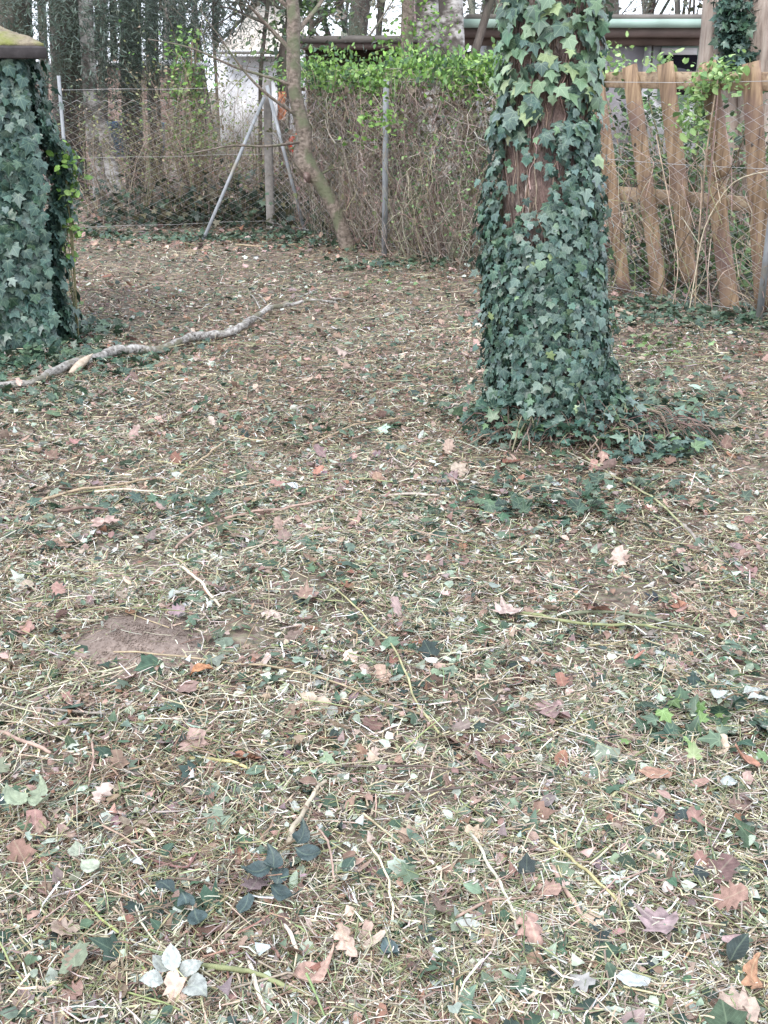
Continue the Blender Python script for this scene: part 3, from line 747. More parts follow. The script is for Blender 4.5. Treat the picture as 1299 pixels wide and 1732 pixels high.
stalk([(180, 1440), (320, 1490), (350, 1430)], .003, .002, (.20, .11, .10), 'maroon bramble stem left of the bramble leaves', 'twig', cat='twig')
for i, (a, b) in enumerate([((420, 1640), (450, 1740)), ((240, 1410), (265, 1430)), ((480, 1580), (505, 1635))]):
    stalk([a, b], .004, .0035, (.66, .58, .47), ['cream stick leaning at the very bottom left of centre', 'short chunky cream chip in the left foreground', 'cream sliver just under the bramble leaves'][i], 'wood_chip', nn=8, cat='wood chip')

# bramble sprig and pale sprigs
def sprig(name, label, stempts, leaves, tp_set, col, mat='leaf', stemcol=(.2, .15, .1), cat='plant'):
    g0 = G(*stempts[0]); root = empty(name, (g0.x, g0.y, float(H(g0.x, g0.y)))); tag(root, label, cat)
    W = [G(a, b) for a, b in stempts]
    L = resample([(p.x, p.y, 0) for p in W], 14)
    L[:, 2] = H(L[:, 0], L[:, 1]) + .022 + np.sin(np.linspace(0, PI, 14)) * .025
    V, F, c = tubes(L[None], np.full((1, 14), .0022), 5, np.array([stemcol]))
    part('stem', V, F, M['stem'], root, c, smooth=True)
    for (px, py, s, yaw, tx, ty) in leaves:
        g = G(px, py); base = np.array([g.x, g.y, float(H(g.x, g.y)) + .042 + rnd.uniform(0, .015)])
        tp = BL_OVAL[rnd.randrange(4)] if tp_set[0] is OVAL_T[0] else rnd.choice(tp_set)
        me = leaf_mesh('leaf', tp, np.clip(np.array(col) * rnd.uniform(.7, 1.1), 0, .8), M[mat + '1' if mat == 'leaf' else mat])
        o = link('leaf', me, root); o.location = Vector(base) - root.location
        o.rotation_euler = (tx, ty, math.radians(yaw)); o.scale = (s * 1.1, s, s)
sprig('bramble_sprig', 'bramble sprig with dark blue-green leaves in the foreground, left of centre', [(370, 1600), (430, 1500), (490, 1450), (560, 1420)],
      [(470, 1512), (440, 1530), (505, 1490), (488, 1460), (430, 1560), (455, 1540), (300, 1560), (335, 1560), (345, 1590), (478, 1475)] and
      [(462, 1520, .058, 0, .2, .1), (462, 1508, .062, 115, .1, -.2), (500, 1478, .062, -110, .15, .1), (500, 1468, .055, -25, .3, .2), (425, 1545, .055, 165, -.1, .4), (460, 1548, .058, -120, -.1, 0),
       (318, 1555, .05, 190, .1, .3), (330, 1575, .055, 205, .1, 0), (300, 1545, .05, 60, .1, .2), (478, 1500, .05, 175, -.1, 0)], OVAL_T[:2], (.055, .085, .085))
sprig('pale_leaf_sprig', 'sprig of silvery white upturned leaves at the bottom left edge', [(240, 1640), (290, 1690), (345, 1715)],
      [(295, 1695, .05, 20, .5, .3), (305, 1690, .045, -50, .3, .4), (285, 1700, .045, 110, .4, -.3), (312, 1700, .062, -125, .3, .3), (290, 1690, .04, 60, .5, 0)], OVAL_T[:2], (.42, .45, .42))
sprig('yellow_leaf_sprig', 'green runner sprig with pale yellow-green leaves near the left edge', [(20, 1500), (60, 1400), (110, 1360)],
      [(52, 1405, .07, 60, .2, 0), (58, 1392, .06, -20, .2, 0), (55, 1400, .05, -110, .2, 0)], OVAL_T[:2], (.36, .42, .29))
sprig('round_leaf_sprig', 'two round whitish leaves on a stem in the left foreground', [(110, 1490), (130, 1480), (150, 1500)],
      [(130, 1478, .045, 10, .1, 0), (140, 1490, .055, -120, .1, 0)], OVAL_T[:2], (.40, .44, .34))
sprig('white_flake_sprig', 'cluster of chalk white leaf scraps near the right edge', [(1215, 1190), (1250, 1185), (1275, 1190)],
      [(1230, 1190, .05, 80, .1, 0), (1255, 1182, .05, -80, .1, 0), (1262, 1192, .045, -100, .1, 0), (1280, 1192, .04, -80, .1, 0)], OVAL_T[:2], (.42, .45, .42))

# ------------------------------------------------------------------ trees: trunk builder
def trunk_rings(path, rad, nseg=40, nring=90, rough=.02, flare=None, seed=0):
    """path: (k,3) pts, rad: radii; returns V,F and surface function samples"""
    r = np.random.default_rng(seed)
    Pp = resample(path, nring)
    dd = np.linspace(0, 1, nring)
    R = np.interp(dd, np.linspace(0, 1, len(rad)), rad)
    th = np.arange(nseg) * 2 * PI / nseg
    ph = r.uniform(0, 6.28, 8)
    zz = Pp[:, 2][:, None]
    ridge = (np.abs(np.sin(7 * th[None] + 1.2 * np.sin(3 * zz + ph[0]) + ph[1])) + .7 * np.abs(np.sin(11 * th[None] + 1.5 * np.sin(4.1 * zz + ph[2])))) / 1.7
    lump = .04 * np.sin(2 * th[None] + 1.3 * zz + ph[3]) + .03 * np.sin(3 * th[None] - 2 * zz + ph[4])
    RR = R[:, None] * (1 + lump - rough * 2.0 * (ridge - .5)) + r.normal(0, rough * .12, (nring, nseg)) * R[:, None]
    if flare is not None: RR = RR * flare(zz, th[None])
    V = Pp[:, None, :] + np.stack([RR * np.cos(th)[None], RR * np.sin(th)[None], np.zeros_like(RR)], -1)
    idx = np.arange(nring * nseg).reshape(nring, nseg)
    a = idx[:-1]; b = idx[1:]
    F = np.stack([a, np.roll(a, -1, 1), np.roll(b, -1, 1), b], -1).reshape(-1, 4)
    return V, F, Pp, RR
def grow(start, dirv, length, rad, depth, out, spread=.7, kids=4, up=.15, wig=.25, nn=7, shrink=.6):
    p = np.array(start, float); d = np.array(dirv, float); d /= np.linalg.norm(d)
    pts = [p.copy()]
    for i in range(nn - 1):
        d = d + rng.normal(0, wig, 3) / nn * 2 + np.array([0, 0, up]) / nn; d /= np.linalg.norm(d)
        p = p + d * length / (nn - 1); pts.append(p.copy())
    out.append((np.array(pts), np.linspace(rad, rad * .35, nn)))
    if depth > 0:
        for _ in range(kids):
            i = int(rng.integers(nn // 3, nn)); q = pts[i]
            nd = d + rng.normal(0, spread, 3); nd /= np.linalg.norm(nd)
            grow(q, nd, length * shrink * rng.uniform(.7, 1.2), rad * .5 * (1 - .4 * i / nn), depth - 1, out, spread, kids, up, wig, nn, shrink)
def branch_mesh(out, k=5, col=None):
    Pn = np.stack([o_[0] for o_ in out]); R = np.stack([o_[1] for o_ in out])
    return tubes(Pn, R, k, None if col is None else np.tile(np.array(col), (len(out), 1)))

# ---- main ivy tree
base = Vector((TREE.x, TREE.y + .12, 0.0))
YT = base.y
def ctr(px, py): p = P(px, py, YT); return (p.x, p.y, p.z)
c0 = ctr(938, 752); c1 = ctr(925, 560); c2 = ctr(917, 380); c3 = ctr(922, 230); c4 = ctr(934, 50)
dirt_ = np.array(c4) - np.array(c3)
path = [(c0[0], YT, -.08), (c0[0] - .005, YT, .1), c1, c2, c3, c4, tuple(np.array(c4) + dirt_ * 3), tuple(np.array(c4) + dirt_ * 9)]
def flare(z, th):
    return 1 + .45 * np.exp(-np.clip(z, 0, 9) / .12) * (1 + .5 * np.sin(3 * th + 1.0)) + .14 * np.exp(-np.clip(z, 0, 9) / .4) + .42 * np.exp(-np.clip(z, 0, 9) / .14) * np.clip(np.cos(th + .3), 0, 1)
tree = empty('ivy_clad_tree', (c0[0], YT, 0))
tag(tree, 'thick tree trunk wrapped in dark green ivy, standing right of centre', 'tree')
pw = resample(path, 200)
zq = pw[:, 2]
radz = np.interp(zq, [-.1, .1, .5, 1.0, 1.5, 1.8, 6], [.19, .182, .176, .168, .152, .142, .11])
V, F, Pp, RR = trunk_rings(path, radz, 72, 200, .035, flare, 3)
part('trunk', V.reshape(-1, 3), F, M['bark'], tree, smooth=True)
TP, TR = Pp, RR
def tsurf(z, th):
    i = np.clip(np.searchsorted(TP[:, 2], z), 0, len(TP) - 1)
    j = np.round((th % (2 * PI)) / (2 * PI) * TR.shape[1]).astype(int) % TR.shape[1]
    r = TR[i, j]
    n = np.stack([np.cos(th), np.sin(th), np.zeros_like(th)], 1)
    return np.stack([TP[i, 0], TP[i, 1], z], 1) + n * r[:, None], n
limbs = []
top = Vector(path[-1])
for a in range(6):
    grow((path[-2][0], path[-2][1], path[-2][2] + rnd.uniform(0, 2)), (math.cos(a * 1.1), math.sin(a * 1.1), .8), 2.2, .06, 2, limbs, .5, 3)
V, F, _ = branch_mesh(limbs, 5)
part('limbs', V, F, M['bark'], tree, smooth=True)
# climbing stems of the ivy
ns = 330; n_ = 14
th0 = rng.uniform(0, 2 * PI, ns); z0 = np.concatenate([rng.uniform(-.02, .25, 70), rng.uniform(.2, 1.7, 260)]); ln = rng.uniform(.2, .9, ns)
SP = []
for i in range(ns):
    tt = np.linspace(0, 1, n_)
    th = th0[i] + np.cumsum(rng.normal(0, .07, n_)) + rng.normal(0, .25) * tt
    zz = z0[i] + tt * ln[i]
    p_, nrm = tsurf(zz, th)
    SP.append(p_ + nrm * (.008 + .035 * np.exp(-zz / .2))[:, None] * rng.uniform(.4, 1.2))
SR = np.repeat(rng.uniform(.0014, .0048, ns)[:, None], n_, 1) * np.linspace(1, .6, n_)
SC = pal([(.22, .16, .13), (.32, .24, .20), (.14, .10, .08), (.44, .36, .30)], [3, 2, 3, 1], ns)
V, F, c = tubes(np.array(SP), SR, 4, SC)
o = part('ivy_stems', V, F, M['stem'], tree, c); o['kind'] = 'stuff'
# ivy leaves on trunk
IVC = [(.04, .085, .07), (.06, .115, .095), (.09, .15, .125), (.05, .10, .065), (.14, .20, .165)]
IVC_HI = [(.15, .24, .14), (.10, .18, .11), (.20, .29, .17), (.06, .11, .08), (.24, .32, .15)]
def ivy_on_trunk(cnt):
    z = rng.uniform(.0, 2.35, cnt) ** 1.0
    th = rng.uniform(0, 2 * PI, cnt)
    vis = np.cos(th + PI / 2)                       # +1 faces the camera
    # cover: thick below 1.15, open patches above, bare streak on the left at mid height
    side = np.cos(th)                               # -1 left, +1 right
    dens = np.where(z < .19, .36, np.where(z < 1.02, .95, np.where(z < 1.3, .5, .21)))
    bare = np.exp(-(((z - 1.10) / .22) ** 4)) * np.clip((.02 - side) * 8, 0, 1) * np.clip((side + .95) * 8, .2, 1) * .9
    bare2 = np.exp(-(((z - 1.42) / .20) ** 2)) * np.exp(-((side - .18) / .22) ** 2) * (vis > 0) * .9
    bare3 = np.exp(-(((z - .12) / .09) ** 2)) * np.exp(-((side + .0) / .5) ** 2) * (vis > 0) * .5
    ok = rng.uniform(0, 1, cnt) < dens * (1 - bare) * (1 - bare2) * (1 - bare3)
    return z[ok], th[ok]
z, th = ivy_on_trunk(17500)
p_, nrm = tsurf(z, th)
m = len(z)
side = np.cos(th)
out = rng.uniform(.01, .065, m) + (rng.uniform(0, 1, m) < .12) * rng.uniform(0, .05, m) + .03 * np.abs(np.sin(9 * th + 7 * z)) * (z < 1.1)  + .05 * np.exp(-((z - .25) / .35) ** 2) * (side > .2) * 0
loc = p_ + nrm * out[:, None]
loc[:, 2] += .02
yd = np.stack([rng.normal(0, .45, m), rng.normal(0, .3, m), -np.ones(m)], 1) + nrm * rng.normal(.28, .28, m)[:, None]
zd = nrm + np.stack([rng.normal(0, .30, m), rng.normal(0, .30, m), rng.normal(.35, .3, m)], 1)
s = np.where(z > 1.25, rng.uniform(.028, .066, m), rng.uniform(.02, .043, m) * np.where(rng.uniform(0, 1, m) < .08, 1.35, 1)) * np.where(z < .2, .85, 1)
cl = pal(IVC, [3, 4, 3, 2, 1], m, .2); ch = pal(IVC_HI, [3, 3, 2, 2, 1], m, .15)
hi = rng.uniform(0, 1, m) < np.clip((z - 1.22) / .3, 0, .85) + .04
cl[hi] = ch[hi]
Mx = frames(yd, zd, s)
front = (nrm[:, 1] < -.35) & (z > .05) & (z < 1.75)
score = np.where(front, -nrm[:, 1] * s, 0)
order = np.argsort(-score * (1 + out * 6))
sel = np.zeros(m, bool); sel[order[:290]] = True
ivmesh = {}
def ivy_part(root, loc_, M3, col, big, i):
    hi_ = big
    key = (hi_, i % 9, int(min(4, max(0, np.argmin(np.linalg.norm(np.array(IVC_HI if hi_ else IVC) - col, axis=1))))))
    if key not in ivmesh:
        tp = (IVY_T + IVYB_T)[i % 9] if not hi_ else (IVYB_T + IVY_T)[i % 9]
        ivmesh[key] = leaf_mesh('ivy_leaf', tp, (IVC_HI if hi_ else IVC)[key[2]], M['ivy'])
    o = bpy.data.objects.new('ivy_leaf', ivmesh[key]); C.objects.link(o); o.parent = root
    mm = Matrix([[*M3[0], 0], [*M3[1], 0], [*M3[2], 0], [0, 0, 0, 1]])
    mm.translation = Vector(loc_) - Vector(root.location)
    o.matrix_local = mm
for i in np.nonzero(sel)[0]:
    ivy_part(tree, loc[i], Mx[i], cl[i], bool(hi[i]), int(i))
parts = []
rest = np.nonzero(~sel)[0]
allT = IVY_T + IVYB_T
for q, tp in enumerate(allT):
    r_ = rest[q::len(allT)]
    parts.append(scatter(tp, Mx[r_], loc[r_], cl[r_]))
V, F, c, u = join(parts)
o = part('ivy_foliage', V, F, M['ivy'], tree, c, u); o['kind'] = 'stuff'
# tangle of roots and trailing stems over the root mound, right of the trunk
ns = 420; n_ = 9; SP = []
for i in range(ns):
    a = rng.uniform(-2.9, .6) ; r0_ = rng.uniform(.2, .46)
    cx = c0[0] + math.cos(a) * r0_ * 1.1 + .12; cy = YT + math.sin(a) * r0_ * .8
    d = rng.uniform(0, 2 * PI); l_ = rng.uniform(.08, .30)
    t_ = np.linspace(-.5, .5, n_)
    x = cx + np.cos(d) * t_ * l_ + np.cumsum(rng.normal(0, .008, n_)); y = cy + np.sin(d) * t_ * l_ + rng.normal(0, .006, n_)
    z = H(x, y) + rng.uniform(.01, .11) * (1.1 - (2 * t_) ** 2) + .012 + np.clip(.36 - np.hypot(x - c0[0], y - YT), 0, .3) * rng.uniform(.1, .8)
    SP.append(np.stack([x, y, z], 1))
V, F, c = tubes(np.array(SP), np.repeat(rng.uniform(.0012, .0034, ns)[:, None], n_, 1), 4, pal([(.18, .13, .105), (.29, .22, .18), (.11, .08, .065), (.18, .18, .11)], [3, 2.5, 3, 2], ns))
o = part('trailing_stems', V, F, M['stem'], tree, c); o['kind'] = 'stuff'
m = 1050
a = rng.uniform(-3.3, .7, m); rr = (.19 + .30 * rng.uniform(0, 1, m) ** 1.2) * np.where(np.cos(a) > .2, 1.3, .9)
x = c0[0] + np.cos(a) * rr + .04; y = YT + np.sin(a) * rr * .85; zz = H(x, y) + rng.uniform(.02, .10, m) + np.clip(.40 - np.hypot(x - c0[0], y - YT), 0, .3) * rng.uniform(.1, 1, m)
cc = pal(IVC + [(.10, .17, .08)], [2, 4, 3, 2, 2, 2], m); Mx2 = flat_frames(m, .45, rng.uniform(.028, .056, m))
V, F, c, u = join([scatter(IVY_T[q], Mx2[q::5], np.stack([x, y, zz], 1)[q::5], cc[q::5]) for q in range(5)])
o = part('root_ivy', V, F, M['ivy'], tree, c, u); o['kind'] = 'stuff'
# a small dark rock-like root knuckle at right of the foot
# ------------------------------------------------------------------ ivy covered shed at left
ys = 6.55; xe = P(58, 400, ys).x; ztop = P(60, 92, ys).z
shed = empty('ivy_covered_shed', (xe, ys, 0)); shed.rotation_euler.z = math.radians(19)
tag(shed, 'small low shed smothered in ivy under a mossy roof at the left edge', 'shed')
mb = MB()
V, F = box(xe - 1.1, xe - .03, ys + .03, ys + .42, -.05, ztop - .02)
part('wall', V, F, M['shedwall'], shed)
for k_ in range(9):
    zz0 = .02 + k_ * (ztop - .06) / 9
    V, F = board((xe - 1.12, ys + .012, zz0 + .085), (xe - .01, ys + .012, zz0 + .085), .165, .022, (0, 0, 1), 3)
    part('board', V, F, M['shedwall'], shed)
zr = ztop
# roof with thickness, falling to the right, mossy upper layer
ex = P(70, 86, ys - .05)
rx0, rx1 = xe - 1.3, ex.x; _ = 0
ng = 26
def roof_layer(z_off, thick, x0, x1, y0, y1, bump=0.0, slope=None):
    V = []; r = np.random.default_rng(4)
    nx = ng * 2; ny = ng
    for i in range(nx + 1):
        for j in range(ny + 1):
            fx = i / nx
            x = x0 + (x1 - x0) * fx; y = y0 + (y1 - y0) * j / ny
            V.append((x, y, zr + z_off + thick + (x1 - x) * slope + (r.normal(0, bump) if 0 < i < nx and 0 < j < ny else 0) + bump * 2 * math.sin(9 * x + 5 * y)))
    top_ = len(V)
    for i in range(nx + 1):
        for j in range(ny + 1):
            fx = i / nx
            V.append((x0 + (x1 - x0) * fx, y0 + (y1 - y0) * j / ny, zr + z_off + (x1 - (x0 + (x1 - x0) * fx)) * slope))
    id_ = lambda i, j, b=0: i * (ny + 1) + j + b * top_
    F = []
    for i in range(nx):
        for j in range(ny):
            F.append([id_(i, j), id_(i + 1, j), id_(i + 1, j + 1), id_(i, j + 1)])
            F.append([id_(i, j, 1), id_(i, j + 1, 1), id_(i + 1, j + 1, 1), id_(i + 1, j, 1)])
    for i in range(nx):
        F.append([id_(i, 0, 1), id_(i + 1, 0, 1), id_(i + 1, 0), id_(i, 0)]); F.append([id_(i, ny), id_(i + 1, ny), id_(i + 1, ny, 1), id_(i, ny, 1)])
    for j in range(ny):
        F.append([id_(0, j), id_(0, j + 1), id_(0, j + 1, 1), id_(0, j, 1)]); F.append([id_(nx, j, 1), id_(nx, j + 1, 1), id_(nx, j + 1), id_(nx, j)])
    return np.array(V), np.array(F)
def hip(z_off, x0, x1, y0, y1, bump, name, mat, thick):
    n1, n2 = 70, 60; r = np.random.default_rng(4)
    xs = np.linspace(x0, x1, n1); yy = np.linspace(y0, y1, n2); X, Y_ = np.meshgrid(xs, yy, indexing='ij')
    D = np.minimum(x1 - X, np.minimum(Y_ - y0, y1 - Y_))
    Z = zr + z_off + D * .46 + thick + bump * (r.normal(0, .35, X.shape) + np.sin(31 * X + 9 * Y_) * .6 + np.sin(17 * Y_ - 12 * X)) * np.clip(D * 30, 0, 1)
    id_ = np.arange(n1 * n2).reshape(n1, n2)
    F1 = np.stack([id_[:-1, :-1], id_[1:, :-1], id_[1:, 1:], id_[:-1, 1:]], -1).reshape(-1, 4)
    V1 = np.stack([X, Y_, Z], -1).reshape(-1, 3); V2 = np.stack([X, Y_, zr + z_off + D * .46], -1).reshape(-1, 3)
    nn = n1 * n2; ed = [id_[:, 0], id_[-1, :], id_[::-1, -1], id_[0, ::-1]]
    F3 = np.concatenate([np.stack([e[:-1] + nn, e[1:] + nn, e[1:], e[:-1]], -1) for e in ed])
    part(name, np.concatenate([V1, V2]), np.concatenate([F1, F1[:, ::-1] + nn, F3]), M[mat], shed)
hip(.035, rx0, rx1 - .012, ys - .13, ys + .75, .006, 'moss_roof', 'moss', .018)
hip(-.01, rx0, rx1, ys - .15, ys + .78, 0, 'roof_deck', 'tar', .042)
V, F = board((rx0, ys - .165, zr + .004), (rx1 - .005, ys - .165, zr + .004), .055, .022, (0, 0, 1), 4)
part('fascia', V, F, M['tar'], shed)
# ivy on shed front and side
m = 6000
u_ = np.where(rng.uniform(0, 1, m) < .2, rng.normal(0, .06, m), rng.uniform(-.9, .36, m)); z = rng.uniform(-.0, ztop - .02, m)
px_ = np.where(u_ < 0, xe + u_, xe); py_ = np.where(u_ < 0, ys, ys + u_)
nr = np.where((u_ < 0)[:, None], np.array([[0, -1., 0]]), np.array([[1., 0, 0]]))
cor = np.exp(-(u_ / .12) ** 2)[:, None]; nr = nr + cor * np.array([[.5, -.5, 0]]); nr /= np.linalg.norm(nr, axis=1, keepdims=True)
bulge = .035 + .05 * np.abs(np.sin(5 * u_ + 4 * z)) + .05 * np.sin(np.clip(z / ztop, 0, 1) * PI) + .05 * np.exp(-z / .12) + .05 * np.sin(7.3 * u_ + 1) * np.sin(6.1 * z + 2) + (rng.uniform(0, 1, m) < .15) * rng.uniform(0, .09, m)
loc = np.stack([px_, py_, z], 1) + nr * (bulge + rng.uniform(-.02, .05, m))[:, None]
yd = np.stack([rng.normal(0, .4, m), rng.normal(0, .3, m), -np.ones(m)], 1) + nr * rng.normal(.3, .25, m)[:, None]
zd = nr + np.stack([rng.normal(0, .3, m), rng.normal(0, .3, m), rng.normal(.35, .3, m)], 1)
s = rng.uniform(.034, .076, m)
cl = pal(IVC, [4, 4, 2, 2, 1], m, .2)
Mx = frames(yd, zd, s)
score = np.where((u_ < .02) & (u_ > -.45), s * (1 + bulge * 5), 0) + rng.uniform(0, .01, m)
sel = np.zeros(m, bool); sel[np.argsort(-score)[:290]] = True
for i in np.nonzero(sel)[0]: ivy_part(shed, loc[i], Mx[i], cl[i], False, int(i))
rest = np.nonzero(~sel)[0]
V, F, c, u = join([scatter(tp, Mx[rest[q::9]], loc[rest[q::9]], cl[rest[q::9]]) for q, tp in enumerate(allT)])
o = part('ivy_foliage', V, F, M['ivy'], shed, c, u); o['kind'] = 'stuff'
# fresh green shoots at the shed's right edge
def leaf_cloud(name, root, centers, cnt, size, cols, wts, rad, mat='leaf', tps=None, own_label=None, up=.3):
    cs = np.array(centers, float)
    i = rng.integers(0, len(cs), cnt)
    rad = np.broadcast_to(np.array(rad, float), (3,))
    p = cs[i] + rng.normal(0, 1, (cnt, 3)) * rad * .5
    yd = rng.normal(0, 1, (cnt, 3)) * np.array([1, 1, .6]); zd = rng.normal(0, 1, (cnt, 3)) * .6 + np.array([0, -.4, .8 * up + .5])
    s = rng.uniform(.6, 1.3, cnt) * size
    c = pal(cols, wts, cnt)
    tps = tps or OVAL_T
    V, F, c, u = join([scatter(tp, frames(yd[q::len(tps)], zd[q::len(tps)], s[q::len(tps)]), p[q::len(tps)], c[q::len(tps)]) for q, tp in enumerate(tps)])
    if root is None: return V, F, c, u
    o = part(name, V, F, M[mat], root, c, u); o['kind'] = 'stuff'; return o
FRESH = [(.14, .27, .05), (.20, .36, .07), (.10, .20, .05), (.27, .42, .12)]
root = empty('young_shrub', tuple(gz(P(128, 520, ys + .1)))); root.location.z = 0
root.location.x = P(128, 520, ys + .12).x; root.location.y = ys + .12
tag(root, 'fresh bright green leafy shoots at the ivy shed corner', 'shrub')
cs = [tuple(P(a, b, ys + .12 + rnd.uniform(-.1, .1))) for a, b in [(112, 290), (118, 330), (112, 375), (122, 398), (108, 262), (100, 345), (118, 310), (110, 420), (114, 280)]]
leaf_cloud('leaves', root, cs, 190, .045, FRESH, [3, 3, 2, 2], (.07, .07, .08))
SP = [resample([tuple(root.location), c_], 7) for c_ in cs]
V, F, c = tubes(np.array(SP), np.full((len(SP), 7), .003), 4, pal([(.2, .2, .1)], [1], len(SP)))
part('stems', V, F, M['stem'], root, c)

# ------------------------------------------------------------------ fallen birch branch
pts = [(-60, 672), (0, 660), (60, 650), (120, 628), (180, 606), (250, 590), (330, 570), (395, 556), (425, 538), (450, 516), (480, 507), (520, 502), (552, 506), (580, 513)]
hs = [.03, .03, .035, .04, .045, .04, .035, .04, .05, .07, .08, .07, .05, .02]
W = [G(a, b, h_) for (a, b), h_ in zip(pts, hs)]
br = empty('fallen_branch', tuple(gz(G(250, 592)))); tag(br, 'long crooked grey birch branch lying across the grass at left', 'branch')
L = resample([(w.x, w.y, w.z + float(H(w.x, w.y))) for w in W], 60)
L += rng.normal(0, .0035, L.shape) + np.stack([.012 * np.sin(np.arange(60) * .55), .02 * np.sin(np.arange(60) * .42 + 1), .009 * np.sin(np.arange(60) * .7)], 1)
rr = np.interp(np.linspace(0, 1, 60), [0, .15, .2, .5, .62, .8, 1], [.017, .019, .026, .027, .024, .018, .006]) * (1 + rng.normal(0, .07, 60) + .22 * (np.arange(60) % 9 == 4))
V, F, _ = tubes(L[None], rr[None], 10, None, cap=True)
part('limb', V, F, M['branchbark'], br, smooth=True)
a = G(118, 632, .05); b_ = G(158, 604, .10)
L2 = resample([(a.x, a.y, .05), ((a.x + b_.x) / 2, (a.y + b_.y) / 2, .085), (b_.x, b_.y, .12)], 8)
V, F, _ = tubes(L2[None], np.array([[.010, .017, .022, .023, .022, .017, .009, .002]]), 6, None, cap=True)
part('torn_stub', V, F, M['splinter'], br)
tw = []
for (p0, p1) in [((440, 525), (420, 498)), ((450, 516), (430, 500)), ((515, 502), (560, 492)), ((330, 570), (300, 556)), ((560, 508), (600, 520)), ((420, 540), (455, 552))]:
    a, b_ = G(*p0, .05), G(*p1, .03)
    tw.append((resample([(a.x, a.y, .06), ((a.x + b_.x) / 2, (a.y + b_.y) / 2 + .01, .08), (b_.x, b_.y, .04)], 7), np.linspace(.006, .002, 7)))
V, F, _ = branch_mesh(tw, 5)
o_b = part('side_twigs', V, F, M['branchbark'], br); o_b['kind'] = 'stuff'

# ------------------------------------------------------------------ chain link fences
FH = 1.46
cA = G(-330, 410); cL = G(122, 402); cC = G(457, 389); cM = G(650, 434); cR = G(1279, 548)
cE = cR + (cR - cM) * .8
def netting(A, B, h0, h1, pitch=.068, r=.0022):
    A = np.array(A); B = np.array(B); Ln = np.linalg.norm((B - A)[:2]); d = (B - A) / Ln; nrm = np.array([-d[1], d[0], 0])
    nw = int(Ln / pitch); nz_ = int((h1 - h0) / (pitch * .5)) + 1
    s = (np.arange(nw) + .5) * pitch
    k_ = np.arange(nz_)
    off = np.where(k_ % 2 == 0, -.5, .5) * pitch * 1.02
    sag = .02 * np.sin(s * 2.1)
    X = s[:, None] + off[None] * np.where(np.arange(nw) % 2 == 0, 1, -1)[:, None] + .006 * np.sin(k_ * .7)[None]
    Z = h0 + k_[None] * pitch * .5 + np.zeros_like(X)
    bow = .025 * np.sin(X * 1.9 + 1) * np.sin(Z * 2.1)
    w = np.where(k_ % 2 == 0, .0016, -.0016)[None] + bow
    Pn = A[None, None, :] * [1, 1, 0] + X[..., None] * d + w[..., None] * nrm + np.stack([np.zeros_like(Z), np.zeros_like(Z), Z], -1)
    return tubes(Pn, np.full(X.shape, r), 3)
def wire_part(root, A, B, z, sag=.02, r=.0018):
    t_ = np.linspace(0, 1, 24); A = np.array(A); B = np.array(B)
    L = A[None] + (B - A)[None] * t_[:, None]; L[:, 2] = z - sag * 4 * t_ * (1 - t_) + .004 * np.sin(t_ * 30)
    V, F, _ = tubes(L[None], np.full((1, 24), r), 5)
    part('wire', V, F, M['wire'], root)
def angle_post(root, A, B, w=.04, t=.005, mat='metal', name='post'):
    """steel angle-section post from A to B"""
    A = np.array(A, float); B = np.array(B, float); d = B - A; d /= np.linalg.norm(d)
    x = np.cross(d, [0, 1, 0]); x /= np.linalg.norm(x); y = np.cross(x, d)
    prof = [(-w / 2, -w / 2), (w / 2, -w / 2), (w / 2, -w / 2 + t), (-w / 2 + t, -w / 2 + t), (-w / 2 + t, w / 2), (-w / 2, w / 2)]
    V = [A + x * a + y * b for a, b in prof] + [B + x * a + y * b for a, b in prof]
    F4 = [[i, (i + 1) % 6, 6 + (i + 1) % 6, 6 + i] for i in range(6)] + [[0, 3, 2, 1], [0, 5, 4, 3], [6, 7, 8, 9], [6, 9, 10, 11]]
    # close gaps at the L's inner corner
    part(name, np.array(V), np.array(F4), M[mat], root)
fl1 = empty('chain_link_fence', (cL.x, cL.y, 0)); tag(fl1, 'sagging grey chain-link fence along the back left, before the bare bushes', 'fence')
V, F, _ = netting((cA.x, cA.y, 0), (cC.x, cC.y, 0), .02, FH - .12, .068, .0028)
o = part('netting', V, F, M['wire'], fl1); o['kind'] = 'stuff'
tL = P(100, 128, cL.y)
angle_post(fl1, (cL.x, cL.y - .02, -.1), (tL.x, cL.y - .02, tL.z), .028)
angle_post(fl1, (cA.x, cA.y, -.1), (cA.x - .1, cA.y, 1.5), .045)
for z_ in (1.43, .78, .1): wire_part(fl1, (cA.x, cA.y - .006, 0), (cC.x, cC.y - .006, 0), z_)
sA = G(343, 404); sB = P(447, 165, cC.y - .08)
angle_post(fl1, (sA.x, sA.y - .05, -.03), (sB.x, sB.y, sB.z), .032, name='brace')
fl2 = empty('chain_link_fence', (cM.x, cM.y, 0)); tag(fl2, 'chain-link fence on the right side, overgrown with dry vines, from corner post to planks', 'fence')
V, F, _ = netting((cC.x, cC.y, 0), (cE.x, cE.y, 0), .02, FH - .1, .068, .0025)
o = part('netting', V, F, M['wire'], fl2); o['kind'] = 'stuff'
for z_ in (1.50, .98, .08): wire_part(fl2, (cC.x, cC.y - .006, 0), (cE.x, cE.y - .006, 0), z_, .03, .002)
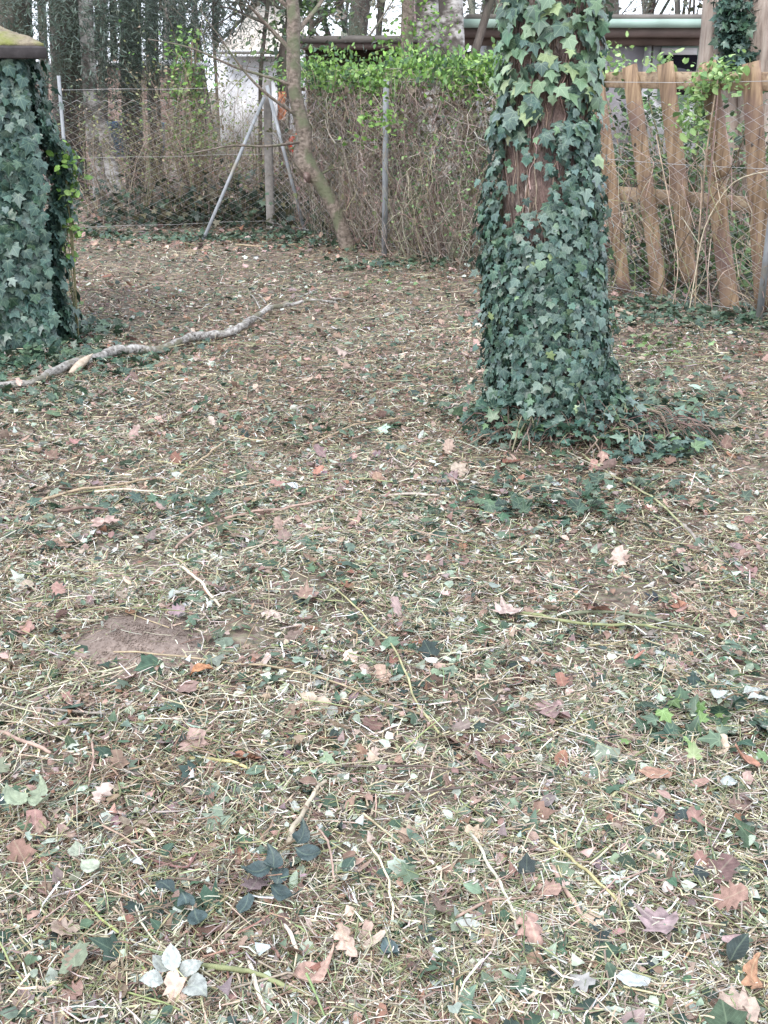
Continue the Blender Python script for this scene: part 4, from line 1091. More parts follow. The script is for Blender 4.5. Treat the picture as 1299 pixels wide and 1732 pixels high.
# concrete corner post with rounded edge
V, F = board((cC.x, cC.y, -.1), (P(452, 130, cC.y).x, cC.y, P(452, 130, cC.y).z), .085, .085, (1, 0, 0), 6, .003, chamfer=.012)
part('corner_post', V, F, M['concrete'], fl2)
tM = P(651, 240, cM.y)
angle_post(fl2, (cM.x, cM.y - .02, -.1), (cM.x + .015, cM.y - .02, 1.5), .05)
cT = cM + (cR - cM) * .5
angle_post(fl2, (cT.x, cT.y, -.1), (cT.x, cT.y, 1.45), .045)
tR = P(1303, 290, cR.y)
angle_post(fl2, (cR.x, cR.y - .02, -.1), (tR.x + .03, cR.y - .02, P(1303, 130, cR.y).z), .045)
sA = G(519, 398); sB = P(452, 145, cC.y - .1)
angle_post(fl2, (sA.x, sA.y - .03, -.03), (sB.x, sB.y - .03, sB.z), .034, name='brace')

# ------------------------------------------------------------------ kinked young tree at the fence
YK = G(592, 424).y + .02
def kp(px, py): p = P(px, py, YK); return (p.x, p.y, p.z)
kt = empty('kinked_tree', (kp(592, 420)[0], YK, 0)); tag(kt, 'slim grey tree with a swollen kink in its trunk at the fence corner', 'tree')
kpath = [(kp(592, 420)[0], YK, -.05), kp(574, 372), kp(552, 325), kp(535, 298), kp(515, 284), kp(510, 264), kp(518, 232), kp(505, 190), kp(497, 150), kp(496, 90), kp(497, 30), kp(488, -60), kp(480, -300), kp(500, -700)]
krad = [.072, .062, .062, .072, .105, .088, .068, .064, .064, .062, .058, .052, .045, .03]
Pk = resample(kpath, 90)
dk = np.concatenate([[0], np.cumsum(np.linalg.norm(np.diff(kpath, axis=0), axis=1))])
rk = np.interp(np.linspace(0, 1, 90), dk / dk[-1], krad) * (1 + .03 * np.sin(np.arange(90) * .9))
V, F, _ = tubes(Pk[None], rk[None], 14, None, cap=True)
V = V + rng.normal(0, .0035, V.shape)
part('trunk', V, F, M['greybark'], kt, smooth=True)
bl = []
def bpx(pts, r0, r1, Y=YK): bl.append((resample([tuple(P(a, b, Y + dy)) for a, b, dy in pts], 12), np.linspace(r0, r1, 12)))
bpx([(497, 90, 0), (470, 62, 0), (445, 35, -.1), (422, 10, -.2)], .024, .010)
bpx([(515, 205, 0), (480, 180, -.1), (450, 160, -.2), (415, 125, -.3), (370, 60, -.4)], .018, .006)
bpx([(512, 240, 0), (470, 246, -.3), (430, 250, -.5), (400, 242, -.6), (350, 255, -.7), (310, 262, -.8)], .014, .005)
bpx([(505, 150, 0), (460, 130, -.1), (400, 118, -.2), (330, 80, -.3), (250, 66, -.4)], .016, .004)
bpx([(495, 20, 0), (440, -30, 0), (380, -60, -.2)], .02, .01)
bpx([(497, 60, 0), (540, 10, .2), (580, -60, .3)], .025, .012)
bpx([(533, 300, 0), (560, 285, .1), (590, 288, .1)], .012, .004)
bpx([(528, 305, 0), (512, 298, -.05), (505, 285, -.1)], .014, .005)
fine = []
for (pp, r_) in list(bl):
    for _ in range(6):
        i = int(rng.integers(3, 12)); grow(pp[i], rng.normal(0, 1, 3) + np.array([-.5, 0, .4]), rng.uniform(.3, .8), .004, 1, fine, .7, 3, .1, .4, 12)
V, F, _ = branch_mesh(bl, 7); part('branches', V, F, M['greybark'], kt, smooth=True)
V, F, _ = branch_mesh(fine, 3); o = part('twigs', V, F, M['greybark'], kt); o['kind'] = 'stuff'
V, F = dome((0, 0), .05, .05, .05, 12, 4)
kn = kp(524, 297); V = np.array([[v[0] * .8, v[2] * -1.0, v[1] * 1.2] for v in (V - [0, 0, .02])]) + np.array([kn[0] - .02, kn[1] - .06, kn[2]])
part('bark_scar', V, F, M['bark'], kt)

# ------------------------------------------------------------------ dry vine tangle on the fence (right run)
Ah = np.array([cC.x + .25, cC.y - .15, 0.]); Bh = np.array([cM.x + (cR.x - cM.x) * .42, cM.y + (cR.y - cM.y) * .42, 0.])
Lh = np.linalg.norm(Bh - Ah); dh = (Bh - Ah) / Lh; nh = np.array([-dh[1], dh[0], 0.]);  nh = nh if nh[1] > 0 else -nh
vt = empty('vine_hedge', tuple((Ah + Bh) / 2)); tag(vt, 'brown tangle of dry vines on the fence, topped with bright green leaves', 'hedge')
def hedge_pts(s, w, z): return Ah[None] * [1, 1, 0] + s[:, None] * dh + w[:, None] * nh + np.stack([0 * s, 0 * s, z], 1)
ns = 2300; n_ = 10
s0 = rng.uniform(-.1, Lh + .3, ns); w0 = rng.normal(.12, .16, ns); zt = rng.uniform(.5, 1.52, ns)
SP = np.zeros((ns, n_, 3)); tt = np.linspace(0, 1, n_)
for i in range(ns):
    typ = rng.uniform()
    if typ < .33:       # hanging from the top
        s_ = s0[i] + rng.normal(0, .25) * tt + np.cumsum(rng.normal(0, .05, n_)); z_ = zt[i] - tt * rng.uniform(.2, .9) + np.cumsum(rng.normal(0, .02, n_)); w_ = w0[i] + np.cumsum(rng.normal(0, .02, n_)) - .05 * np.sin(tt * PI)
    elif typ < .72:      # arching loops
        s_ = s0[i] + rng.uniform(-.6, .6) * tt + np.cumsum(rng.normal(0, .045, n_)); z_ = rng.uniform(.02, 1.45) + rng.uniform(-.5, .5) * tt + rng.uniform(-.1, .3) * np.sin(tt * PI * rng.uniform(.8, 2.2)) + np.cumsum(rng.normal(0, .02, n_)); w_ = w0[i] - .12 + np.cumsum(rng.normal(0, .02, n_))
    else:               # up from the ground, leaning
        s_ = s0[i] + rng.uniform(-.4, .4) * tt + np.cumsum(rng.normal(0, .015, n_)); z_ = tt * rng.uniform(.2, .8); w_ = w0[i] - .12 * tt
    z_ = np.clip(z_, .0, 1.58)
    SP[i] = hedge_pts(s_, w_, z_)
SP += (nh * (np.clip(1.0 - s0, 0, 1) * .22)[:, None])[:, None, :]
V, F, c = tubes(SP, np.repeat(rng.uniform(.0013, .0045, ns)[:, None], n_, 1) * np.linspace(1, .5, n_), 3,
                pal([(.28, .23, .19), (.38, .32, .27), (.18, .14, .11), (.50, .44, .38), (.26, .26, .17), (.30, .21, .18)], [4, 3, 2.2, 2, 2.5, 2], ns))
o = part('dry_vines', V, F, M['stem'], vt, c); o['kind'] = 'stuff'
# brown dead leaves caught inside, giving it body
m = 3600
s_ = rng.uniform(-.1, Lh + .3, m); w_ = rng.normal(.22, .13, m); z_ = rng.uniform(0, 1.45, m)
V, F, c, u = join([scatter(tp, frames(rng.normal(0, 1, (m // 4, 3)), rng.normal(0, 1, (m // 4, 3)), rng.uniform(.03, .07, m // 4)), hedge_pts(s_, w_, z_)[q::4][:m // 4],
                   pal([(.16, .12, .09), (.24, .18, .14), (.32, .25, .20), (.12, .13, .07), (.18, .20, .10)], [3, 3, 2, 2, 2], m // 4)) for q, tp in enumerate(SHRED)])
o = part('dead_leaves', V, F, M['dry'], vt, c, u); o['kind'] = 'stuff'
# green crest
m = 5600
f = rng.uniform(0, 1, m) ** .9
s_ = f * (Lh + .2); cl_ = rng.integers(0, 70, m); ccs = rng.uniform(0, 1, 70) ** .8 * (Lh + .2); cct = rng.normal(0, .055, 70); s_ = ccs[cl_] + rng.normal(0, .10, m); top_ = 1.53 + .10 * np.clip(s_ / .9, 0, 1) + .05 * np.sin(3.1 * s_ + 1) + cct[cl_]
z_ = top_ - np.abs(rng.normal(0, .075, m)) - (rng.uniform(0, 1, m) < .04) * rng.uniform(0, .3, m) - .03 * rng.uniform(0, 1, m) + (rng.uniform(0, 1, m) < .15) * rng.uniform(0, .12, m)
w_ = rng.normal(.10, .17, m)
yd = rng.normal(0, .7, (m, 3)) + np.array([0, -.2, .5]); zd = rng.normal(0, .6, (m, 3)) + np.array([0, -.5, .6])
cc = pal([(.15, .28, .06), (.21, .37, .08), (.10, .20, .06), (.29, .44, .14), (.06, .12, .06)], [3, 2.5, 3, 1.5, 2.2], m)
V, F, c, u = join([scatter(tp, frames(yd[q::4], zd[q::4], rng.uniform(.028, .06, len(yd[q::4]))), hedge_pts(s_, w_, z_)[q::4], cc[q::4]) for q, tp in enumerate(OVAL_T)])
o = part('green_crest', V, F, M['leaf'], vt, c, u); o['kind'] = 'stuff'
# greenery patches in the tangle (post head and right part)
def hpx(px, py, off=-.12):
    # meet the hedge plane
    d = ray(px, py); A_ = Ah + nh * off; t_ = ((A_ - np.array([0, 0, CAM_H])) @ nh) / (np.array(d) @ nh)
    return tuple(np.array([0, 0, CAM_H]) + np.array(d) * t_)
cs = [hpx(*q, -.34) for q in [(650, 165), (655, 195), (640, 205), (665, 210), (648, 120), (650, 140), (625, 195), (615, 235)]]
leaf_cloud('hanging_leaves', vt, cs, 190, .05, FRESH, [3, 3, 3, 1], (.13, .07, .09))
cs = [hpx(rnd.uniform(670, 825), rnd.uniform(180, 380), rnd.uniform(-.3, -.05)) for _ in range(60)]
leaf_cloud('green_sprigs', vt, cs, 800, .030, [(.14, .23, .08), (.10, .17, .07), (.20, .31, .12), (.06, .11, .06)], [3, 3, 2, 2], (.26, .1, .24))
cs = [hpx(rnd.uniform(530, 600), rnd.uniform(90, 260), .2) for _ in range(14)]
leaf_cloud('dark_leaves', vt, cs, 260, .05, [(.05, .09, .06), (.08, .13, .07)], [3, 2], (.16, .1, .14))  # darker green leaves set further back in the hedge

# bare twiggy bushes behind the left fence
def twig_bush(px, py_base, Y, h, w, cnt, label, cols, leafcols=None, leaves=0, lsize=.03, name='bare_bush'):
    b0 = P(px, 300, Y); root = empty(name, (b0.x, Y, 0)); tag(root, label, 'bush', group=None)
    out = []
    for _ in range(cnt):
        a = rng.uniform(0, 2 * PI); r_ = abs(rng.normal(0, w * .35))
        st = (b0.x + math.cos(a) * r_, Y + math.sin(a) * r_ * .6, 0)
        grow(st, (math.cos(a) * .5 + rng.normal(0, .25), math.sin(a) * .3, 1.2), h * rng.uniform(.55, 1.05), rng.uniform(.004, .009), 2, out, .55, 4, .2, .5, 7, .5)
    V, F, c = branch_mesh(out, 3, (1, 1, 1)); c = np.repeat(pal(cols, [1] * len(cols), len(out)), 21, axis=0)
    o = part('twigs', V, F, M['stem'], root, c); o['kind'] = 'stuff'
    if leaves:
        ends = np.array([o_[0][-1] for o_ in out] + [o_[0][4] for o_ in out])
        leaf_cloud('leaves', root, ends, leaves, lsize, leafcols, [1] * len(leafcols), (.08, .08, .08))
    return root
TW = [(.22, .17, .13), (.30, .24, .19), (.16, .13, .10), (.25, .23, .14)]
OL = [(.16, .20, .07), (.22, .25, .10), (.11, .13, .06), (.24, .18, .12)]
twig_bush(215, 395, 12.9, 1.15, .8, 22, 'low bare bush behind the fence below the birch trunks', TW, OL, 260, .035)
twig_bush(285, 395, 13.0, 1.35, .8, 26, 'bare brown bush behind the fence left of the leaning brace', TW, OL, 500, .035)
twig_bush(345, 395, 12.9, 1.5, .6, 26, 'upright bush with olive and green leaves behind the leaning brace', TW, OL + [(.13, .27, .06)], 900, .04)
twig_bush(410, 395, 12.95, 1.3, .6, 24, 'bare tangled bush just left of the concrete corner post', TW, OL, 420, .035)
twig_bush(475, 395, 12.9, 1.2, .5, 16, 'bare bush behind the concrete corner post', TW, OL, 320, .035)
twig_bush(150, 395, 13.6, .9, .8, 14, 'sparse low bush beside the left fence post', TW, OL, 160, .035)
# ivy climbing bush: green column behind fence at (320,80..230)
root = empty('leafy_climber', (P(325, 200, 13.6).x, 13.6, 0)); tag(root, 'tall green climber with fresh leaves rising behind the left fence', 'climber')
cs = [tuple(P(rnd.uniform(300, 348), rnd.uniform(70, 240), 13.6)) for _ in range(30)]
leaf_cloud('leaves', root, cs, 850, .055, FRESH + [(.06, .10, .05)], [2, 2, 3, 1, 3], (.2, .2, .22))
SP = [resample([(root.location.x + rng.normal(0, .1), 13.6, 0), (root.location.x + rng.normal(0, .2), 13.6, 1), c_], 7) for c_ in cs]
V, F, c = tubes(np.array(SP), np.full((len(SP), 7), .008), 4, pal(TW, [1] * 4, len(SP)))
part('stems', V, F, M['stem'], root, c)
# dark low undergrowth
parts = []
for px, Y, cnt, w in [(230, 12.8, 300, .9), (300, 12.8, 300, .9), (400, 12.9, 450, .7), (470, 12.9, 400, .6), (560, 12.0, 300, .6)]:
    b0 = P(px, 300, Y); p = np.stack([b0.x + rng.normal(0, w * .6, cnt), Y + rng.normal(0, .25, cnt), np.abs(rng.normal(0, .22, cnt))], 1)
    parts.append(scatter(IVY_T[1], frames(rng.normal(0, 1, (cnt, 3)), rng.normal(0, .6, (cnt, 3)) + [0, -.4, .7], rng.uniform(.04, .08, cnt)), p, pal([(.03, .05, .035), (.05, .08, .05), (.10, .09, .05)], [3, 2, 2], cnt)))
V, F, c, u = join(parts)
o = link('undergrowth', mesh_np('undergrowth', V, F, M['leaf'], c, u)); tag(o, 'dark low leafy undergrowth behind the chain-link fence', 'undergrowth', kind='stuff')

# ------------------------------------------------------------------ leaning plank fence at the right, behind the chain link
def yfence(px):          # depth of the chain link run at a given photo column, approx
    f = (px - 650) / (1279 - 650); return cM.y + (cR.y - cM.y) * f ** .93 if f > 0 else cM.y
pf = empty('plank_fence', (P(1150, 400, yfence(1150) + .3).x, yfence(1150) + .3, 0)); tag(pf, 'leaning fence of rough tan planks behind the wire at right', 'fence')
fd = np.array([cR.x - cM.x, cR.y - cM.y, 0]); fd /= np.linalg.norm(fd); fn = np.array([-fd[1], fd[0], 0]); fn = fn if fn[1] > 0 else -fn
def fpx(px, py, off):
    d = np.array(ray(px, py)); A_ = np.array(cM) + fn * off; t_ = ((A_ - np.array([0, 0, CAM_H])) @ fn) / (d @ fn)
    return np.array([0, 0, CAM_H]) + d * t_
for (x0, y0, x1, y1, w, bend) in [(1006, 110, 1056, 500, .135, .01), (1064, 112, 1118, 512, .145, .005), (1124, 108, 1166, 478, .15, .01), (1196, 106, 1224, 300, .15, 0), (1270, 106, 1292, 528, .15, 0), (1330, 110, 1345, 545, .15, 0), (1402, 112, 1400, 560, .15, .005), (1480, 108, 1470, 580, .15, .004), (1570, 112, 1552, 600, .15, .004)]:
    a_ = fpx(x0, y0, .20); b2 = fpx(x1, y1, .20)
    V, F = board(b2, a_, w * .85, .03, fd, 12, .0025, bend)
    part('plank', V, F, M['wood'], pf)
a_ = fpx(1210, 250, .235); b2 = fpx(1236, 530, .14)
V, F = board(b2, a_, .13, .03, fd, 12, .004, -.02); part('plank', V, F, M['wood'], pf)
V, F = board(fpx(985, 134, .245), fpx(1640, 143, .245), .11, .035, (0, 0, 1), 10, .003); part('rail', V, F, M['rail'], pf)
V, F = board(fpx(985, 322, .245), fpx(1640, 380, .245), .10, .035, (0, 0, 1), 10, .004); part('rail', V, F, M['rail'], pf)
# knots
for px, py in [(1074, 245), (1079, 218), (1080, 340), (1272, 245), (1030, 365), (1029, 277)]:
    c_ = fpx(px, py, .20 - .017)
    t_ = np.arange(8) * 2 * PI / 8
    V = np.concatenate([[c_ - fn * .004], c_[None] + np.outer(np.cos(t_), fd) * .011 + np.outer(np.sin(t_), [0, 0, 1]) * .014]); F = np.array([[0, 1 + i, 1 + (i + 1) % 8] for i in range(8)])
    part('knot', V, F, M['darkbark'], pf)

# climbing leafy vine over plank top and bushes behind the planks
vn = empty('climbing_vine', tuple(fpx(1240, 540, .1) * [1, 1, 0])); tag(vn, 'light green leafy vine draped over the top of the plank fence', 'climber')
vc = [fpx(rnd.uniform(1175, 1250), rnd.uniform(105, 150), .1) for _ in range(16)] + [fpx(rnd.uniform(1160, 1200), rnd.uniform(140, 260), .1) for _ in range(14)] + [fpx(rnd.uniform(1020, 1070), rnd.uniform(85, 118), .25) for _ in range(9)] + [fpx(rnd.uniform(1100, 1130), rnd.uniform(95, 118), .3) for _ in range(4)]
FR2 = [(.30, .44, .16), (.22, .36, .12), (.38, .52, .22), (.14, .26, .09)]
vcm = [leaf_mesh('leaf', tp, c_, M['leaf']) for tp in OVAL_T for c_ in FR2]
for i in range(150):
    c_ = vc[rnd.randrange(len(vc))] + rng.normal(0, .045, 3)
    o = link('leaf', rnd.choice(vcm), vn); o.location = Vector(c_) - vn.location
    o.rotation_euler = (rnd.uniform(-1.9, .6), rnd.uniform(-.8, .8), rnd.uniform(0, 6.28)); s_ = rnd.uniform(.04, .08); o.scale = (s_, s_, s_)
leaf_cloud('small_leaves', vn, vc, 520, .035, FR2, [3, 3, 2, 3], (.10, .08, .10))
SP = []
for (pts_, r_) in [([(1170, 640, -.03), (1180, 420, .0), (1195, 250, .05), (1215, 130, .08)], .006), ([(1215, 150, .08), (1205, 260, 0), (1190, 420, -.05), (1210, 560, -.1)], .005), ([(1130, 560, -.08), (1150, 450, -.05), (1130, 330, .02), (1110, 230, .08)], .004),
                   ([(1160, 560, -.1), (1190, 380, -.05), (1240, 300, 0), (1299, 290, .02)], .004), ([(1100, 520, -.1), (1160, 400, 0), (1230, 300, .03), (1260, 230, .05)], .004), ([(1200, 430, -.05), (1120, 520, -.1), (1060, 500, -.1)], .004)]:
    SP.append((resample([tuple(fpx(a, b, c_)) for a, b, c_ in pts_], 16), np.full(16, r_)))
for _ in range(85):
    px = rnd.uniform(1030, 1299); py = rnd.uniform(330, 560) ; L_ = rnd.uniform(60, 200)
    q = [(px, py, rnd.uniform(-.12, .15)), (px + rnd.uniform(-40, 40), py - L_ * .5, rnd.uniform(-.1, .15)), (px + rnd.uniform(-70, 70), py - L_ * rnd.uniform(.6, 1), rnd.uniform(-.1, .2))]
    w3 = [fpx(*t_) for t_ in q]
    for w_ in w3: w_[2] = max(w_[2], .01)
    SP.append((resample(w3, 16), np.full(16, rnd.uniform(.0012, .003))))
Pn = np.stack([a for a, b in SP]); R_ = np.stack([b for a, b in SP])
V, F, c = tubes(Pn, R_, 4, pal([(.34, .26, .20), (.20, .15, .12), (.46, .38, .30), (.26, .25, .14)], [3, 2, 2, 2], len(SP)))
o = part('stems', V, F, M['stem'], vn, c); o['kind'] = 'stuff'
gb = empty('laurel_bush', tuple(fpx(1130, 560, .9) * [1, 1, 0])); tag(gb, 'mid green leafy bush growing behind the leaning planks', 'bush')
cs = [fpx(rnd.uniform(1020, 1320), rnd.uniform(150, 520), rnd.uniform(.5, 1.6)) for _ in range(85)]
leaf_cloud('leaves', gb, cs, 3000, .06, [(.10, .18, .07), (.06, .11, .05), (.16, .27, .10), (.22, .33, .14), (.05, .08, .05)], [3, 3, 2, 1.5, 2], (.22, .22, .2))
SP = [resample([tuple(gb.location), tuple((np.array(gb.location) + c_) / 2 + rng.normal(0, .1, 3)), tuple(c_)], 7) for c_ in cs]
V, F, c = tubes(np.array(SP), np.full((len(SP), 7), .006), 4, pal(TW, [1] * 4, len(SP))); part('stems', V, F, M['stem'], gb, c)
twig_bush(1080, 395, 10.2, 1.2, .7, 18, 'twiggy bush behind the planks beside the ivy tree', TW, OL, 300, .04)
twig_bush(1230, 395, 9.2, 1.1, .7, 16, 'twiggy bush behind the planks at the right edge', TW, OL, 250, .04)

# ------------------------------------------------------------------ background trees
def bg_tree(name, label, pxs, Y, r0, r1, mat, h_extra=5, branches=0, group=None, seed=0):
    """pxs: [(px,py)...] from base up"""
    pts = [tuple(P(a, b, Y)) for a, b in pxs]
    b0 = (pts[0][0], Y, -.05); tp = pts[-1]
    d = np.array(pts[-1]) - np.array(pts[-2]); d = d / np.linalg.norm(d)
    path = [b0] + pts + [tuple(np.array(tp) + d * h_extra)]
    root = empty(name, (pts[0][0], Y, 0)); tag(root, label, 'tree', group=group)
    V, F, Pq, RQ = trunk_rings(path, [r0, r1], 24, 70, .04, None, seed)
    part('trunk', V.reshape(-1, 3), F, M[mat], root, smooth=True)
    if branches:
        out = []
        for _ in range(branches):
            i = int(rng.integers(24, 69)); a = rng.uniform(0, 2 * PI)
            grow(Pq[i], (math.cos(a), math.sin(a), .3), rng.uniform(1, 2.4), .03, 2, out, .6, 4, .0, .4, 7, .55)
        V, F, _ = branch_mesh(out, 3); o_b = part('branches', V, F, M['darkbark'], root); o_b['kind'] = 'stuff'
    return root, path
def drooping(root, cx, cy, Y, w, h, cnt, cols=None, size=.07):
    cnt = int(cnt * 1.25)
    """conifer sprays: needle fans along drooping branchlets"""
    tv = np.array([[0, 0, 0], [.05, .3, 0], [.09, .7, -.03], [0, 1, -.08], [-.09, .7, -.03], [-.05, .3, 0]]); tf = np.array([[0, 1, 5], [1, 2, 5], [2, 4, 5], [2, 3, 4]])
    p0 = P(cx, cy, Y)
    p = np.array(p0)[None] + rng.normal(0, 1, (cnt, 3)) * np.array([w, .8, h]) * .45
    yd = np.stack([rng.normal(0, .9, cnt), rng.normal(0, .6, cnt), rng.normal(-.35, .35, cnt)], 1); zd = rng.normal(0, .35, (cnt, 3)) + [0, -.2, 1]
    return scatter((tv, tf, tv[:, :2]), frames(yd, zd, rng.uniform(.6, 1.5, cnt) * size), p, pal(cols or [(.055, .085, .068), (.085, .12, .095), (.12, .155, .13), (.035, .055, .045)], [3, 3, 1.5, 2], cnt))
def conifer_foliage(root, clumps):
    parts = [drooping(root, *c_) for c_ in clumps]
    V, F, c, u = join(parts)
    o = part('foliage', V, F, M['leaf'], root, c, u); o['kind'] = 'stuff'
t1, _ = bg_tree('dark_conifer', 'large dark trunk behind the mossy roof at the far left', [(30, 250), (28, 120), (26, 0)], 15, .21, .19, 'darkbark', 6, 8, seed=1)
conifer_foliage(t1, [(70, 40, 14.4, 1.2, 1.3, 3600), (10, 10, 14.6, 1., .8, 1200)])
t2, _ = bg_tree('dark_conifer', 'dark trunk left of the pale birch stems behind the wire fence', [(118, 260), (114, 140), (108, 0)], 16, .21, .19, 'darkbark', 6, 10, seed=2)
conifer_foliage(t2, [(135, 30, 15.3, .9, 1.2, 2600), (130, 40, 16.6, 1.0, 1.6, 1600), (150, -150, 15, 3, 2, 2500)])
t3, _ = bg_tree('dark_conifer', 'dark trunk with hanging needles right of the pale birch stems', [(226, 270), (222, 130), (220, 0)], 17, .15, .14, 'darkbark', 6, 12, seed=3)
conifer_foliage(t3, [(185, 50, 16.2, 1.0, 1.5, 4200), (235, 40, 16.0, 1.0, 1.0, 3600), (215, 110, 16.4, .6, .9, 1500), (240, -150, 16.5, 3, 2.2, 2600)])
t4, _ = bg_tree('dark_conifer', 'thinner dark trunk under the spreading conifer branches, left', [(262, 230), (258, 120), (256, 0)], 18, .10, .09, 'darkbark', 6, 12, seed=4)
conifer_foliage(t4, [(325, 30, 17.5, 1.0, .8, 3600), (285, 30, 17.5, 1.2, 1.1, 3000), (365, 40, 17.4, .8, .30, 900), (300, 90, 17.6, .6, .6, 700), (330, -150, 17, 3, 2, 2500)])
b1, _ = bg_tree('birch_tree', 'birch with patchy white bark behind the left end of fence', [(170, 320), (160, 240), (152, 150), (146, 30), (142, -20)], 15.5, .10, .08, 'birch', 5, 6, seed=5)
b2_, _ = bg_tree('birch_stump', 'short pale leaning birch stem, right of the patchy birch', [(194, 310), (183, 250), (166, 190)], 15.2, .11, .07, 'birch', .15, 0, seed=6)
b3, _ = bg_tree('birch_tree', 'bright white birch trunk above the green hedge top', [(768, 140), (765, 75), (762, 0)], 16, .17, .165, 'birch', 6, 3, seed=7)
b4, _ = bg_tree('birch_tree', 'greyer birch trunk left of the bright white one', [(728, 140), (726, 60), (722, 0)], 17, .17, .15, 'birch', 6, 3, seed=8)
t5, _ = bg_tree('bare_tree', 'slim brown tree between hedge and birches', [(688, 130), (688, 60), (690, 0)], 15, .08, .06, 'greybark', 5, 8, seed=9)
leaf_cloud('leaves', t5, [tuple(P(rnd.uniform(660, 740), rnd.uniform(10, 80), 15)) for _ in range(14)], 300, .06, FRESH, [2, 2, 3, 1], (.3, .3, .3))
t6, _ = bg_tree('bare_tree', 'thin dark tree stem leaning beside the ivy tree top', [(800, 100), (815, 50), (830, 0)], 14, .05, .05, 'darkbark', 4, 4, seed=10)
t7, _ = bg_tree('bark_tree', 'large furrowed tan-barked trunk behind planks at top right', [(1214, 300), (1216, 130), (1228, 0)], 11.2, .20, .21, 'tanbark', 5, 6, seed=11)
t8, _ = bg_tree('bark_tree', 'second tan trunk at the top right corner, ivy on its left', [(1302, 300), (1292, 130), (1282, 0)], 11.0, .24, .23, 'tanbark', 5, 6, seed=12)
cs = [tuple(P(1240 + rnd.uniform(-15, 22), rnd.uniform(0, 118), 10.85)) for _ in range(26)]
leaf_cloud('ivy_foliage', t8, cs, 760, .07, IVC, [3, 3, 2, 2, 1], (.11, .12, .12), 'ivy', IVY_T)
t9, _ = bg_tree('ivy_bare_tree', 'leafy tree standing behind the kinked trunk', [(480, 200), (478, 100), (500, 0)], 16, .08, .08, 'darkbark', 4, 8, seed=13)
leaf_cloud('leaves', t9, [tuple(P(rnd.uniform(475, 570), rnd.uniform(-10, 60), 16)) for _ in range(16)] + [tuple(P(rnd.uniform(462, 490), rnd.uniform(40, 120), 16)) for _ in range(8)], 700, .08, [(.08, .13, .06), (.12, .20, .07), (.05, .08, .05)], [2, 2, 3], (.3, .3, .35))
t10, _ = bg_tree('dark_conifer', 'dark evergreen behind the flat roof, above the hedge', [(600, 150), (605, 60), (610, 0)], 26, .2, .2, 'darkbark', 6, 4, seed=14)
conifer_foliage(t10, [(610, 15, 25, 2.6, 1.0, 1500), (570, 5, 25, 1., .8, 400)])
t11, _ = bg_tree('dark_conifer', 'dark evergreen above the green roof edge', [(1020, 150), (1030, 60), (1030, 0)], 24, .2, .2, 'darkbark', 6, 4, seed=15)
conifer_foliage(t11, [(1015, 15, 23.5, 1.8, .8, 1500), (830, 10, 23.5, 1.6, .8, 900), (1150, -10, 22, 1.2, .5, 260)])
# slender stems behind the left fence
for px, Y, r_, lb in [(75, 20, .07, 'thin stem seen between ivy shed and dark trunk'), (300, 24, .05, 'slim stem left of the leafy climber'), (178, 22, .08, 'grey stem behind the birch stump'), (440, 17, .03, 'whippy stem beside the concrete corner post')]:
    bg_tree('young_tree', lb, [(px, 260), (px + rnd.uniform(-6, 6), 120), (px + rnd.uniform(-14, 14), 0)], Y, r_, r_ * .9, 'darkbark', 4, 6, seed=int(px))

# ------------------------------------------------------------------ buildings
def wall_box(root, name, px0, px1, py0, py1, Y, depth, mat):
    a = P(px0, py1, Y); b = P(px1, py0, Y)
    z0 = max(a.z, -.05)
    V, F = box(a.x, b.x, Y, Y + depth, z0, b.z); return part(name, V, F, M[mat], root)
# right bungalow
YB = 16.5
h1 = empty('bungalow', (P(1000, 200, YB).x, YB, 0)); tag(h1, 'low bungalow with pale green eaves and a dark window behind the planks', 'house')
wall_box(h1, 'wall', 820, 1330, 74, 260, YB + .6, 5, 'white')
wall_box(h1, 'soffit', 770, 1400, 62, 77, YB + .45, .1, 'brownpaint')
wall_box(h1, 'fascia', 775, 1395, 47, 61.5, YB + .02, .9, 'brownpaint')
wall_box(h1, 'gutter', 765, 1405, 32, 46.5, YB - .1, 1.0, 'green')
a = P(765, 32, YB - .1)
V, F = box(P(790, 31, YB).x, P(1390, 31, YB).x, YB - .08, YB + 6.5, a.z, a.z + .06); part('roof', V, F, M['greyroof'], h1)
wf = wall_box(h1, 'window', 1112, 1184, 78, 170, YB + .52, .06, 'green')
w2 = wall_box(h1, 'pane', 1118, 1180, 93, 160, YB + .50, .015, 'glass'); w2.parent = wf; w2.location = (0, 0, 0); w2.matrix_parent_inverse = Matrix()
w2 = wall_box(h1, 'blind', 1118, 1180, 81, 92.6, YB + .50, .015, 'white'); w2.parent = wf; w2.location = (0, 0, 0)
wall_box(h1, 'downpipe', 1092, 1106, 76, 250, YB + .40, .12, 'greyroof')
wall_box(h1, 'panel', 1020, 1090, 78, 240, YB + .56, .03, 'greywall')
wf = wall_box(h1, 'window', 850, 905, 80, 160, YB + .52, .06, 'green'); w2 = wall_box(h1, 'pane', 854, 901, 84, 156, YB + .50, .015, 'glass'); w2.parent = wf; w2.location = (0, 0, 0)
